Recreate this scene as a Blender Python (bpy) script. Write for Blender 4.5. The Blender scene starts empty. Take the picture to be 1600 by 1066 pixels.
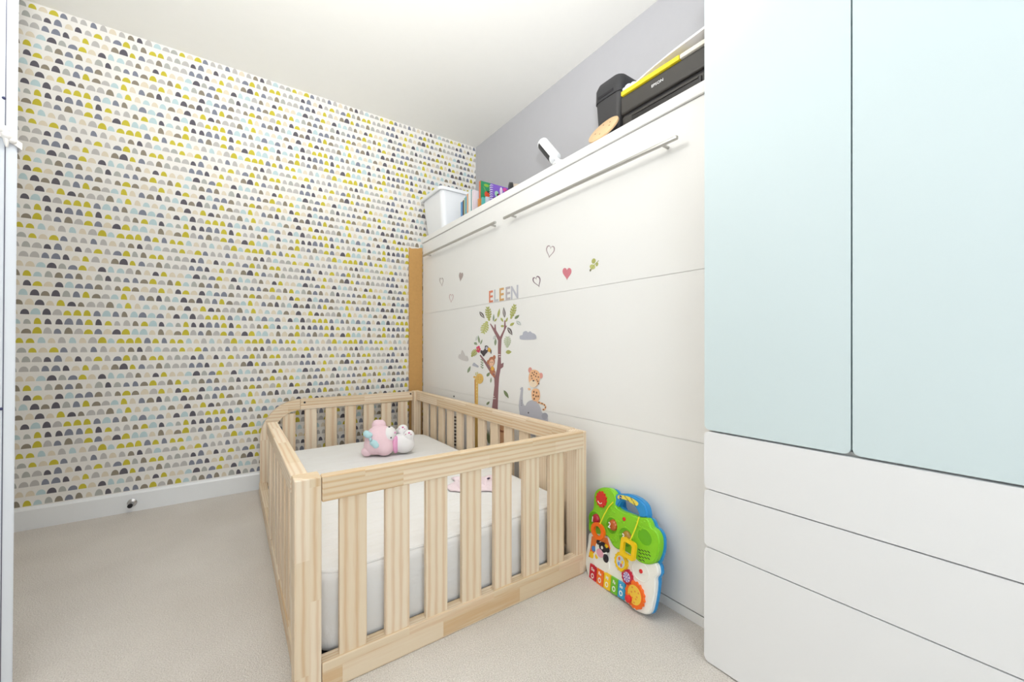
import bpy, bmesh, math, random
from mathutils import Vector, Matrix
random.seed(7)
SC = bpy.context.scene
COL = SC.collection
PI = math.pi

# ------------------------------------------------------------------ camera
F = 622.2; CH = 0.834; HY = 540.0; YAW = math.atan(438 / F)
SN, CS = math.sin(YAW), math.cos(YAW)
cam_d = bpy.data.cameras.new('camera'); cam = bpy.data.objects.new('camera', cam_d); COL.objects.link(cam)
cam_d.sensor_width = 36; cam_d.lens = F * 36 / 1600; cam_d.shift_y = (HY - 533) / 1600; cam_d.clip_start = 0.01
cam.location = (0, 0, CH); cam.rotation_euler = (PI / 2, 0, -YAW)
SC.camera = cam

# ------------------------------------------------------------------ light and exposure
w = bpy.data.worlds.new('world'); SC.world = w; w.use_nodes = True
w.node_tree.nodes['Background'].inputs[0].default_value = (0.82, 0.9, 1.0, 1)
w.node_tree.nodes['Background'].inputs[1].default_value = 1.0
SC.view_settings.view_transform = 'Standard'; SC.view_settings.look = 'None'
SC.view_settings.exposure = 0.30; SC.view_settings.gamma = 1.0; SC.view_settings.use_curve_mapping = False
WINDOW_POWER = 17.0
LAMP_STRENGTH = 24.0
FLASH_POWER = 175.0
ld = bpy.data.lights.new('window_daylight', 'AREA'); ld.shape = 'RECTANGLE'; ld.size = 1.28; ld.size_y = 1.25
ld.energy = WINDOW_POWER; ld.color = (0.86, 0.94, 1.0)
lo = bpy.data.objects.new('window_daylight', ld); COL.objects.link(lo)
lo.location = (-0.05, -1.36, 1.5); lo.rotation_euler = (PI / 2, 0, 0)   # daylight entering the window behind the camera, facing +y

fd = bpy.data.lights.new('bounce_flash', 'SPOT'); fd.energy = FLASH_POWER; fd.spot_size = math.radians(96); fd.spot_blend = 0.8; fd.shadow_soft_size = 0.05; fd.color = (0.95, 0.98, 1.0)
fo = bpy.data.objects.new('bounce_flash', fd); COL.objects.link(fo); fo.location = (-0.02, -0.06, 1.02)   # photographer's flash, pointed at the ceiling; unseen, inferred, added for soft fill
fo.rotation_euler = (math.radians(180 - 38), 0, math.radians(-10))

# ------------------------------------------------------------------ helpers
def ray(u, v):
    a = (u - 800) / F; b = (HY - v) / F
    return Vector((SN + a * CS, CS - a * SN, b))
EYE = Vector((0, 0, CH))
def pX(u, v, x): d = ray(u, v); return EYE + d * (x / d.x)
def pY(u, v, y): d = ray(u, v); return EYE + d * (y / d.y)
def pZ(u, v, z): d = ray(u, v); return EYE + d * ((z - CH) / d.z)

BASE = {}
def finish(bm, name, smooth=False, off=None):
    me = bpy.data.meshes.new(name)
    if off is not None: bmesh.ops.translate(bm, verts=bm.verts, vec=-Vector(off))
    bmesh.ops.recalc_face_normals(bm, faces=bm.faces)
    bm.to_mesh(me); bm.free()
    if smooth:
        for p in me.polygons: p.use_smooth = True
        me.set_sharp_from_angle(angle=math.radians(40))
    return me
def thing(name, label, cat, base, group=None):
    o = bpy.data.objects.new(name, None); COL.objects.link(o); o.location = base
    o.empty_display_size = 0.05
    o['label'] = label; o['category'] = cat
    if group: o['group'] = group
    BASE[o.name] = Vector(base); return o
def part(name, bm, mat, parent, smooth=False, label=None):
    b = BASE[parent.name]
    me = finish(bm, name, smooth, b); me.materials.append(mat)
    o = bpy.data.objects.new(name, me); COL.objects.link(o); o.parent = parent
    BASE[o.name] = b
    if label: o['label'] = label
    return o
def solo(name, bm, mat, label, cat, base, group=None, smooth=False):
    me = finish(bm, name, smooth, base); me.materials.append(mat)
    o = bpy.data.objects.new(name, me); COL.objects.link(o); o.location = base
    o['label'] = label; o['category'] = cat
    if group: o['group'] = group
    BASE[o.name] = Vector(base); return o
def struct(name, bm, mat, label=None, smooth=False, parent=None):
    me = finish(bm, name, smooth); me.materials.append(mat)
    o = bpy.data.objects.new(name, me); COL.objects.link(o); BASE[o.name] = Vector((0, 0, 0))
    if parent: o.parent = parent
    else:
        o['kind'] = 'structure'
        if label: o['label'] = label
    return o
def dup(o, delta, parent):
    c = o.copy(); COL.objects.link(c); c.parent = parent; c.location = o.location + Vector(delta)
    BASE[c.name] = BASE[o.name]; return c

def NB(): return bmesh.new()
def box(bm, x0, x1, y0, y1, z0, z1, bev=0.0, seg=2):
    t = bmesh.new(); bmesh.ops.create_cube(t, size=1)
    for v in t.verts: v.co = Vector(((x0 + x1) / 2 + v.co.x * (x1 - x0), (y0 + y1) / 2 + v.co.y * (y1 - y0), (z0 + z1) / 2 + v.co.z * (z1 - z0)))
    if bev: bmesh.ops.bevel(t, geom=t.edges[:], offset=bev, segments=seg, profile=0.5, affect='EDGES')
    add(bm, t); return bm
def add(bm, t, M=None):
    me = bpy.data.meshes.new('tmp'); t.to_mesh(me); t.free()
    if M is not None: me.transform(M)
    bm.from_mesh(me); bpy.data.meshes.remove(me)
def B(x0, x1, y0, y1, z0, z1, bev=0.0, seg=2): return box(NB(), x0, x1, y0, y1, z0, z1, bev, seg)
def prism(bm, pts, n, t0, t1):
    """closed solid from a planar outline pts, between offsets t0 and t1 along n"""
    n = Vector(n)
    lo_ = [bm.verts.new(Vector(p) + n * t0) for p in pts]; hi = [bm.verts.new(Vector(p) + n * t1) for p in pts]
    k = len(pts); fs = [bm.faces.new(lo_[::-1]), bm.faces.new(hi)]
    for i in range(k): bm.faces.new((lo_[i], lo_[(i + 1) % k], hi[(i + 1) % k], hi[i]))
    bm.normal_update(); bmesh.ops.triangulate(bm, faces=fs, ngon_method='EAR_CLIP'); return bm
def ringprism(bm, outer, inner, n, t0, t1):
    n = Vector(n); k = len(outer)
    L = [[bm.verts.new(Vector(p) + n * t) for p in pts] for pts in (outer, inner) for t in (t0, t1)]
    o0, o1, i0, i1 = L
    for i in range(k):
        j = (i + 1) % k
        bm.faces.new((o0[i], o0[j], o1[j], o1[i])); bm.faces.new((i0[j], i0[i], i1[i], i1[j]))
        bm.faces.new((o1[i], o1[j], i1[j], i1[i])); bm.faces.new((o0[j], o0[i], i0[i], i0[j]))
    return bm
def tube(bm, pts, r, seg=8, cap=True):
    pts = [Vector(p) for p in pts]; rings = []
    rr = r if isinstance(r, (list, tuple)) else [r] * len(pts)
    for i, p in enumerate(pts):
        d = (pts[min(i + 1, len(pts) - 1)] - pts[max(i - 1, 0)]).normalized()
        a = d.orthogonal().normalized() if i == 0 else (a - d * a.dot(d)).normalized()
        b = d.cross(a)
        rings.append([bm.verts.new(p + (a * math.cos(2 * PI * k / seg) + b * math.sin(2 * PI * k / seg)) * rr[i]) for k in range(seg)])
    for A, C in zip(rings, rings[1:]):
        for k in range(seg): bm.faces.new((A[k], A[(k + 1) % seg], C[(k + 1) % seg], C[k]))
    if cap: bm.faces.new(rings[0][::-1]); bm.faces.new(rings[-1])
    return bm
def ball(bm, c, r, M=None, seg=20):
    t = bmesh.new(); bmesh.ops.create_uvsphere(t, u_segments=seg, v_segments=seg * 2 // 3, radius=1)
    R = Matrix.Diagonal((*(r if hasattr(r, '__len__') else (r, r, r)), 1))
    add(bm, t, Matrix.Translation(c) @ (M.to_4x4() if M is not None else Matrix.Identity(4)) @ R); return bm
def lathe(bm, prof, M, seg=32):
    rings = []
    for r, z in prof: rings.append([bm.verts.new(M @ Vector((max(r, 1e-5) * math.cos(2 * PI * k / seg), max(r, 1e-5) * math.sin(2 * PI * k / seg), z))) for k in range(seg)])
    for A, C in zip(rings, rings[1:]):
        for k in range(seg): bm.faces.new((A[k], A[(k + 1) % seg], C[(k + 1) % seg], C[k]))
    bm.faces.new(rings[0][::-1]); bm.faces.new(rings[-1]); return bm
def smoothpoly(pts, n=4):
    """closed Catmull-Rom through 2D points"""
    out = []; k = len(pts)
    for i in range(k):
        p0, p1, p2, p3 = (Vector(pts[(i + j - 1) % k]) for j in range(4))
        for s in range(n):
            t = s / n
            out.append(0.5 * (2 * p1 + (p2 - p0) * t + (2 * p0 - 5 * p1 + 4 * p2 - p3) * t * t + (3 * p1 - p0 - 3 * p2 + p3) * t ** 3))
    return out
def rrect(x0, x1, y0, y1, r, n=5):
    out = []
    for cx, cy, a in ((x1 - r, y1 - r, 0), (x0 + r, y1 - r, 90), (x0 + r, y0 + r, 180), (x1 - r, y0 + r, 270)):
        for i in range(n + 1): t = math.radians(a + 90 * i / n); out.append((cx + r * math.cos(t), cy + r * math.sin(t)))
    return out
def text_bm(s, size, M, depth=0.0005, sx=1.0, bold=0.0):
    cu = bpy.data.curves.new('t', 'FONT'); cu.body = s; cu.size = size; cu.extrude = depth; cu.align_x = 'CENTER'; cu.align_y = 'CENTER'; cu.offset = bold; cu.resolution_u = 3
    ob = bpy.data.objects.new('t', cu); COL.objects.link(ob); bpy.context.view_layer.update()
    me = bpy.data.meshes.new_from_object(ob); bpy.data.objects.remove(ob); bpy.data.curves.remove(cu)
    me.transform(M @ Matrix.Diagonal((sx, 1, 1, 1)))
    bm = NB(); bm.from_mesh(me); bpy.data.meshes.remove(me); return bm
def frame_matrix(o, u, v, n):
    return Matrix(((u[0], v[0], n[0], o[0]), (u[1], v[1], n[1], o[1]), (u[2], v[2], n[2], o[2]), (0, 0, 0, 1)))

# ------------------------------------------------------------------ materials
def lin(c):
    return tuple(((x / 255) / 12.92 if x / 255 <= 0.04045 else ((x / 255 + 0.055) / 1.055) ** 2.4) for x in c) + (1,)
class G:
    def __init__(s, name):
        s.m = bpy.data.materials.new(name); s.m.use_nodes = True; s.t = s.m.node_tree; s.b = s.t.nodes['Principled BSDF']
    def n(s, typ, **kw):
        nd = s.t.nodes.new(typ)
        for k, v in kw.items(): setattr(nd, k, v)
        return nd
    def l(s, a, b): s.t.links.new(a, b)
    def math(s, op, a, b=None, c=None):
        nd = s.n('ShaderNodeMath', operation=op)
        for i, x in enumerate((a, b, c)):
            if x is None: continue
            if isinstance(x, (int, float)): nd.inputs[i].default_value = x
            else: s.l(x, nd.inputs[i])
        return nd.outputs[0]
    def bump(s, h, strength, dist):
        nd = s.n('ShaderNodeBump'); nd.inputs['Strength'].default_value = strength; nd.inputs['Distance'].default_value = dist
        s.l(h, nd.inputs['Height']); s.l(nd.outputs[0], s.b.inputs['Normal'])
_mc = {}
def flat(name, rgb, rough=0.5, noise=0.03, scale=20, metal=0.0, bump=0.0, bscale=200, spec=0.5, coat=0.0):
    if name in _mc: return _mc[name]
    g = G(name); c = lin(rgb)
    tc = g.n('ShaderNodeTexCoord'); nz = g.n('ShaderNodeTexNoise'); nz.inputs['Scale'].default_value = scale; g.l(tc.outputs['Object'], nz.inputs['Vector'])
    mx = g.n('ShaderNodeMix', data_type='RGBA'); g.l(nz.outputs['Fac'], mx.inputs[0])
    mx.inputs[6].default_value = tuple(x * (1 - noise) for x in c[:3]) + (1,); mx.inputs[7].default_value = tuple(min(1, x * (1 + noise)) for x in c[:3]) + (1,)
    g.l(mx.outputs[2], g.b.inputs['Base Color'])
    g.b.inputs['Roughness'].default_value = rough; g.b.inputs['Metallic'].default_value = metal; g.b.inputs['Specular IOR Level'].default_value = spec
    if coat: g.b.inputs['Coat Weight'].default_value = coat
    if bump:
        n2 = g.n('ShaderNodeTexNoise'); n2.inputs['Scale'].default_value = bscale; n2.inputs['Detail'].default_value = 3; g.l(tc.outputs['Object'], n2.inputs['Vector'])
        g.bump(n2.outputs['Fac'], bump, 0.003)
    _mc[name] = g.m; return g.m

def wood(name, axis, light, dark, joint=0.0, joint_w=1.0):
    g = G(name)
    tc = g.n('ShaderNodeTexCoord'); oi = g.n('ShaderNodeObjectInfo')
    sep = g.n('ShaderNodeSeparateXYZ'); g.l(tc.outputs['Object'], sep.inputs[0])
    names = 'XYZ'; al = sep.outputs[axis]; ot = [sep.outputs[i] for i in range(3) if i != axis]
    rnd = oi.outputs['Random']
    off = g.math('MULTIPLY_ADD', rnd, 0.09, -0.02); off2 = g.math('MULTIPLY_ADD', rnd, 17.3, 0)
    a = g.math('ADD', ot[0], off); b_ = g.math('ADD', ot[1], g.math('MULTIPLY_ADD', rnd, -0.06, 0.07)); c = g.math('ADD', al, off2)
    tone = None
    if joint:
        lane = g.math('FLOOR', g.math('MULTIPLY', g.math('ADD', ot[0], ot[1]), 1 / joint_w))
        cell = g.math('FLOOR', g.math('ADD', g.math('MULTIPLY', al, 1 / joint), g.math('ADD', g.math('MULTIPLY', lane, 0.37), off2)))
        cb0 = g.n('ShaderNodeCombineXYZ'); g.l(cell, cb0.inputs[0]); g.l(lane, cb0.inputs[1]); g.l(rnd, cb0.inputs[2])
        wn = g.n('ShaderNodeTexWhiteNoise', noise_dimensions='3D'); g.l(cb0.outputs[0], wn.inputs[0]); tone = wn.outputs['Value']
        a = g.math('MULTIPLY_ADD', tone, 0.11, a)
        c = g.math('MULTIPLY_ADD', tone, 5.0, c)
    cb = g.n('ShaderNodeCombineXYZ'); g.l(a, cb.inputs[0]); g.l(b_, cb.inputs[1]); g.l(g.math('MULTIPLY', c, 0.07), cb.inputs[2])
    wv = g.n('ShaderNodeTexWave', wave_type='RINGS', rings_direction='Z'); wv.inputs['Scale'].default_value = 36; wv.inputs['Distortion'].default_value = 1.5
    wv.inputs['Detail'].default_value = 2; wv.inputs['Detail Scale'].default_value = 3.5; g.l(cb.outputs[0], wv.inputs['Vector'])
    fn = g.n('ShaderNodeTexNoise'); fn.inputs['Scale'].default_value = 260; fn.inputs['Detail'].default_value = 2; g.l(cb.outputs[0], fn.inputs['Vector'])
    f = g.math('MULTIPLY', g.math('POWER', wv.outputs['Fac'], 2.2), 0.62)
    f = g.math('MULTIPLY_ADD', fn.outputs['Fac'], 0.22, f)
    mx = g.n('ShaderNodeMix', data_type='RGBA'); g.l(f, mx.inputs[0]); mx.inputs[6].default_value = lin(light); mx.inputs[7].default_value = lin(dark)
    out = mx.outputs[2]
    hs = g.n('ShaderNodeHueSaturation'); g.l(out, hs.inputs['Color'])
    tv = tone if tone is not None else rnd
    g.l(g.math('MULTIPLY_ADD', tv, -0.16 if joint else -0.08, 1.04), hs.inputs['Value'])
    g.l(g.math('MULTIPLY_ADD', tv, 0.30 if joint else 0.16, 0.86), hs.inputs['Saturation'])
    g.l(hs.outputs[0], g.b.inputs['Base Color']); g.b.inputs['Roughness'].default_value = 0.5
    g.bump(f, 0.12, 0.001)
    return g.m
LIGHTP, DARKP = (239, 221, 194), (219, 182, 140)
PINE = [wood('pine_%s' % 'xyz'[i], i, LIGHTP, DARKP) for i in range(3)]
PINEJ = [wood('pine_jointed_%s' % 'xyz'[i], i, LIGHTP, DARKP, joint=0.27, joint_w=0.045) for i in range(3)]

def wallpaper_mat():
    g = G('scalloped_wallpaper'); PX, PZ, Z0 = 0.0330, 0.0436, 0.104; NX, NZ = 16, 12
    tc = g.n('ShaderNodeTexCoord'); sep = g.n('ShaderNodeSeparateXYZ'); g.l(tc.outputs['Object'], sep.inputs[0])
    v = g.math('MULTIPLY', g.math('SUBTRACT', sep.outputs[2], Z0), 1 / PZ); row = g.math('FLOOR', v); q = g.math('SUBTRACT', v, row)
    rm = g.math('FLOORED_MODULO', row, NZ)
    w1 = g.n('ShaderNodeTexWhiteNoise', noise_dimensions='1D'); g.l(g.math('ADD', rm, 3.7), w1.inputs['W'])
    u = g.math('ADD', g.math('MULTIPLY', sep.outputs[0], 1 / PX), g.math('MULTIPLY_ADD', w1.outputs['Value'], 0.9, 100))
    cell = g.math('FLOOR', u); p = g.math('SUBTRACT', g.math('SUBTRACT', u, cell), 0.5)
    cm = g.math('FLOORED_MODULO', cell, NX)
    cb = g.n('ShaderNodeCombineXYZ'); g.l(cm, cb.inputs[0]); g.l(rm, cb.inputs[1]); cb.inputs[2].default_value = 5.3
    wn = g.n('ShaderNodeTexWhiteNoise', noise_dimensions='3D'); g.l(cb.outputs[0], wn.inputs[0])
    s2 = g.n('ShaderNodeSeparateColor'); g.l(wn.outputs['Color'], s2.inputs[0]); r1, r2, r3 = s2.outputs
    cb2 = g.n('ShaderNodeCombineXYZ'); g.l(cm, cb2.inputs[0]); g.l(rm, cb2.inputs[1]); cb2.inputs[2].default_value = 9.1
    wn2 = g.n('ShaderNodeTexWhiteNoise', noise_dimensions='3D'); g.l(cb2.outputs[0], wn2.inputs[0])
    a = g.math('MULTIPLY_ADD', r1, 0.16, 0.33)                   # half width
    h = g.math('MULTIPLY_ADD', r2, 0.20, 0.49)                   # height
    pc = g.math('SUBTRACT', p, g.math('MULTIPLY_ADD', r3, 0.08, -0.04))
    pc = g.math('SUBTRACT', pc, g.math('MULTIPLY', q, g.math('MULTIPLY_ADD', r1, 0.16, -0.08)))
    d = g.math('ADD', g.math('POWER', g.math('ABSOLUTE', g.math('DIVIDE', pc, a)), 2.2), g.math('POWER', g.math('DIVIDE', q, h), 1.9))
    mask = g.math('LESS_THAN', d, 1.0)
    rp = g.n('ShaderNodeValToRGB'); rp.color_ramp.interpolation = 'CONSTANT'; el = rp.color_ramp.elements
    cols = [(200, 186, 62), (98, 94, 102), (132, 135, 148), (146, 136, 120), (190, 186, 182), (188, 208, 210), (222, 210, 188), (178, 178, 172), (204, 190, 66)]
    st = [0, 0.1, 0.23, 0.37, 0.5, 0.62, 0.74, 0.86, 0.91]
    while len(el) < len(cols): el.new(0.5)
    for e, c_, s_ in zip(el, cols, st): e.position = s_; e.color = lin(c_)
    g.l(wn2.outputs['Value'], rp.inputs[0])
    fb = g.n('ShaderNodeTexNoise'); fb.inputs['Scale'].default_value = 900; g.l(tc.outputs['Object'], fb.inputs['Vector'])
    mx = g.n('ShaderNodeMix', data_type='RGBA'); g.l(mask, mx.inputs[0]); mx.inputs[6].default_value = lin((237, 233, 227)); g.l(rp.outputs[0], mx.inputs[7])
    g.l(mx.outputs[2], g.b.inputs['Base Color']); g.b.inputs['Roughness'].default_value = 0.75; g.b.inputs['Specular IOR Level'].default_value = 0.25
    g.bump(fb.outputs['Fac'], 0.03, 0.001)
    return g.m
def carpet_mat():
    g = G('loop_carpet'); tc = g.n('ShaderNodeTexCoord')
    n1 = g.n('ShaderNodeTexNoise'); n1.inputs['Scale'].default_value = 330; n1.inputs['Detail'].default_value = 3; g.l(tc.outputs['Object'], n1.inputs['Vector'])
    n2 = g.n('ShaderNodeTexNoise'); n2.inputs['Scale'].default_value = 3.5; n2.inputs['Detail'].default_value = 4; g.l(tc.outputs['Object'], n2.inputs['Vector'])
    vo = g.n('ShaderNodeTexVoronoi'); vo.inputs['Scale'].default_value = 260; g.l(tc.outputs['Object'], vo.inputs['Vector'])
    f = g.math('ADD', g.math('MULTIPLY', n1.outputs['Fac'], 0.8), g.math('MULTIPLY', n2.outputs['Fac'], 0.2))
    rp = g.n('ShaderNodeValToRGB'); e = rp.color_ramp.elements
    e[0].position = 0.3; e[0].color = lin((196, 187, 178)); e[1].position = 0.68; e[1].color = lin((238, 232, 225)); g.l(f, rp.inputs[0])
    g.l(rp.outputs[0], g.b.inputs['Base Color']); g.b.inputs['Roughness'].default_value = 0.95; g.b.inputs['Specular IOR Level'].default_value = 0.1
    g.bump(g.math('ADD', n1.outputs['Fac'], vo.outputs['Distance']), 0.55, 0.004)
    return g.m

WALLPAPER = wallpaper_mat(); CARPET = carpet_mat()
CEIL = flat('ceiling_paint', (240, 238, 233), 0.85, 0.01, bump=0.04, bscale=120)
GREYW = flat('grey_wall_paint', (190, 189, 193), 0.8, 0.015, bump=0.05, bscale=150)
WHITEW = flat('white_wall_paint', (235, 234, 230), 0.8, 0.01)
GLOSSW = flat('white_gloss_paint', (240, 241, 242), 0.3, 0.01)
BEDW = flat('white_melamine', (243, 242, 240), 0.42, 0.008, scale=5)
DRAWW = flat('white_drawer_front', (240, 240, 241), 0.45, 0.006, scale=5)
TURQ = flat('pale_turquoise_front', (214, 228, 231), 0.5, 0.008, scale=5)
STEEL = flat('brushed_steel', (190, 188, 184), 0.35, 0.05, metal=0.9)
CHROME = flat('chrome', (205, 205, 208), 0.15, 0.02, metal=1.0)
BLACKP = flat('black_plastic', (38, 38, 42), 0.42, 0.06)
DARKRUB = flat('black_rubber', (26, 25, 30), 0.7, 0.05)

# ================================================================== the room
XL, XR, YN, YF, ZC = -0.83, 1.58, -1.40, 2.745, 2.40
struct('floor', B(XL - 1.2, XR + .1, YN - .1, YF + .1, -.1, 0), CARPET, 'pale beige fitted carpet')
struct('ceiling', B(XL - 1.2, XR + .1, YN - .1, YF + .1, ZC, ZC + .1), CEIL, 'plain white ceiling')
struct('wall_far', B(XL - 1.2, XR + .1, YF, YF + .1, 0, ZC), WALLPAPER, 'wall papered with rows of small coloured half-moons')
struct('wall_right', B(XR, XR + .1, YN, YF, 0, ZC), GREYW, 'light grey painted wall')
bm = NB(); DY0, DY1, DH = 1.33, 2.10, 2.0
box(bm, XL - .1, XL, YN, DY0, 0, ZC); box(bm, XL - .1, XL, DY1, YF, 0, ZC); box(bm, XL - .1, XL, DY0, DY1, DH, ZC)
struct('wall_left', bm, WHITEW)
struct('wall_hall', B(XL - 1.2, XL - 1.1, YN, YF, 0, ZC), WHITEW)
bm = NB(); WX0, WX1, WZ0, WZ1 = -.70, .60, .85, 2.1
box(bm, XL - 1.2, WX0, YN - .1, YN, 0, ZC); box(bm, WX1, XR + .1, YN - .1, YN, 0, ZC); box(bm, WX0, WX1, YN - .1, YN, 0, WZ0); box(bm, WX0, WX1, YN - .1, YN, WZ1, ZC)
struct('wall_near', bm, WHITEW)
bm = NB()
for x0, x1, z0, z1 in ((WX0, WX1, WZ0, WZ0 + .05), (WX0, WX1, WZ1 - .05, WZ1), (WX0, WX0 + .05, WZ0, WZ1), (WX1 - .05, WX1, WZ0, WZ1), (-.075, -.025, WZ0, WZ1)):
    box(bm, x0, x1, YN - .08, YN - .03, z0, z1, .004)
win = struct('window_1', bm, GLOSSW, 'white framed window')
# skirtings: rounded top edge
def skirt(name, a, b, n):
    a, b, n = Vector(a), Vector(b), Vector(n); prof = [(0, 0), (.016, 0), (.016, .088), (.011, .096), (.004, .1), (0, .1)]
    pts = [a + n * p + Vector((0, 0, z)) for p, z in prof]
    struct(name, prism(NB(), pts, (b - a), 0, 1), GLOSSW, 'white painted skirting board')
skirt('baseboard_far', (XL, YF, 0), (1.03, YF, 0), (0, -1, 0))
skirt('baseboard_left', (XL, YN, 0), (XL, DY0 - .06, 0), (1, 0, 0))
bm = NB()
for y0, y1, z0, z1 in ((DY0 - .06, DY0, 0, DH + .06), (DY1, DY1 + .06, 0, DH + .06), (DY0, DY1, DH, DH + .06)): box(bm, XL, XL + .015, y0, y1, z0, z1, .003)
struct('trim_1', bm, GLOSSW, 'white door architrave')
# open door leaf: its closing edge faces the camera
dE, dH = Vector((-.436, 1.437, 0)), Vector((-.825, 2.085, 0))
du = (dH - dE).normalized(); dn = Vector((du.y, -du.x, 0))   # dn points into the room
if dn.x < 0: dn = -dn
L = (dH - dE).length
def leaf_pts(u0, u1, n0, n1): return [dE + du * u0 + dn * n0, dE + du * u1 + dn * n0, dE + du * u1 + dn * n1, dE + du * u0 + dn * n1]
bm = prism(NB(), leaf_pts(0, L, -.020, .021), (0, 0, 1), .008, 1.985); bmesh.ops.bevel(bm, geom=bm.edges[:], offset=.002, segments=2, affect='EDGES')
for v in bm.verts: v.co += dn * ((v.co.z - .834) * .006) * (1 - max(0, min(1, (v.co - dE).dot(du) / L)))
door = struct('door_1', bm, flat('door_paint', (226, 230, 236), .45, .01), 'open white door seen along its edge')
part_seal = prism(NB(), [dE + du * -.0012 + dn * .0012, dE + du * .002 + dn * .0012, dE + du * .002 + dn * .0028, dE + du * -.0012 + dn * .0028], (0, 0, 1), .01, 1.98)
for v in part_seal.verts: v.co += dn * ((v.co.z - .834) * .006)
struct('edge_seal', part_seal, flat('grey_seal', (104, 104, 118), .6), parent=door)
for z in (1.41, .687):
    o = struct('peg', ball(NB(), dE - du * .0005 - dn * .0005 + dn * ((z - .834) * .006) + Vector((0, 0, z)), .0035, seg=12), flat('navy_plastic', (58, 60, 96), .4), parent=door, smooth=True)

# ================================================================== wall bed
XB = 1.135; BY0, BY1 = 0.592, 2.735
bed = thing('wall_bed', 'tall white fold-down wall bed cabinet with two long steel bar handles', 'wall bed', (1.36, 1.66, 0))
part('side_panel', B(XB - .001, XR - .002, BY1 - .018, BY1, 0, 1.572, .0015), BEDW, bed)
part('side_panel', B(XB - .001, XR - .002, BY0, BY0 + .018, 0, 1.572, .0015), BEDW, bed)
part('top_board', B(XB - .008, XR - .002, BY0, BY1, 1.574, 1.61, .003), BEDW, bed)
part('plinth', B(XB + .002, XB + .03, BY0 + .018, BY1 - .018, 0, .031, .001), BEDW, bed)
part('back_panel', B(XR - .02, XR - .005, BY0 + .018, BY1 - .018, .03, 1.572), BEDW, bed)
for z0, z1 in ((.036, .5443), (.5463, 1.0590), (1.0610, 1.572)):
    part('front_panel', B(XB, XB + .0024, BY0 + .019, BY1 - .019, z0, z1), BEDW, bed)
part('backing_board', B(XB + .0025, XB + .018, BY0 + .03, BY1 - .03, .05, 1.55), BEDW, bed)
def bar_handle(y0, y1):
    bm = NB(); box(bm, XB - .041, XB - .029, y0, y1, 1.457, 1.469, .003)
    h = part('handle', bm, STEEL, bed, label='brushed steel bar handle')
    for y in (y0 + .055, y1 - .055):
        part('handle_post', tube(NB(), [(XB - .031, y, 1.463), (XB + .001, y, 1.463)], .005, 12), STEEL, h, True)
bar_handle(.695, 1.634); bar_handle(1.708, 2.65)
# small screw cover dots seen above the crib rail
p_ = pX(709.5, 619.5, XB); part('screw_cover', tube(NB(), [p_ + Vector((.001, 0, 0)), p_ + Vector((-.002, 0, 0))], .006, 12), BLACKP, bed)

# cardboard strip between the wall and the bed front
bm = NB(); top = [1.541, 1.538, 1.531, 1.530, 1.527, 1.525, 1.531]
xs = [1.031 + i * (.098 / 6) for i in range(7)]
prism(bm, [(1.031, YF - .002, 0.002), (1.129, YF - .002, 0.002)] + [(x, YF - .002, z) for x, z in zip(xs[::-1], top)], (0, -1, 0), 0, .012)
CARD = flat('brown_cardboard', (205, 158, 96), .9, .07, 60, bump=.15, bscale=300)
solo('cardboard_strip', bm, CARD, 'tall narrow strip of brown cardboard in the corner beside the wall bed', 'cardboard', (1.08, YF - .008, 0))

# ================================================================== wardrobe
XW = 1.022; WY1, WY0 = .569, -.041
wr = thing('wardrobe', 'wardrobe with pale turquoise doors above three white drawers', 'wardrobe', (1.3, .264, 0))
bm = NB()
bx0 = XW + .02
for y0, y1 in ((WY0 + .001, WY0 + .018), (WY1 - .018, WY1 - .001)): box(bm, bx0, XR - .003, y0, y1, 0, 1.80, .001)
box(bm, bx0, XR - .003, WY0 + .018, WY1 - .018, 1.782, 1.80); box(bm, bx0, XR - .003, WY0 + .018, WY1 - .018, .0, .018); box(bm, bx0, XR - .003, WY0 + .018, WY1 - .018, .600, .616)
box(bm, XR - .02, XR - .003, WY0 + .018, WY1 - .018, .018, 1.782)
part('body', bm, BEDW, wr)
def front(name, y0, y1, z0, z1, mat, r=.013, dx=0.0):
    pts = [(XW + dx, y, z) for y, z in rrect(y0, y1, z0, z1, r)]
    bm = prism(NB(), pts, (1, 0, 0), 0, .017)
    part(name, bm, mat, wr)
front('door', .2645, WY1, .6125, 1.80, TURQ, dx=.002); front('door', WY0, .2615, .6125, 1.80, TURQ, dx=.002)
for z0, z1 in ((.4585, .6075), (.3065, .4555), (.004, .3035)): front('drawer', WY0, WY1, z0, z1, DRAWW)

# ================================================================== crib
CX0, CX1, CY0, CY1, CT = .118, 1.072, 1.040, 2.670, .520
crib = thing('floor_bed_crib', 'low pine crib frame of wide slats with one open side', 'crib', (.595, 1.855, 0))
PW = .058
# posts
part('post', B(CX0, CX0 + PW, CY0, CY0 + .056, 0, CT, .003), PINEJ[2], crib)
part('post', B(CX1 - .05, CX1, CY0 + .004, CY0 + .060, 0, CT - .002, .003), PINE[2], crib)
part('post', B(CX1 - .05, CX1, CY1 - .058, CY1, 0, CT, .004), PINE[2], crib)
LY = 1.895   # far end of the left side panel
part('post', B(CX0 + .004, CX0 + .030, LY - .05, LY, .062, CT - .045, .003), PINE[2], crib)
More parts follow.
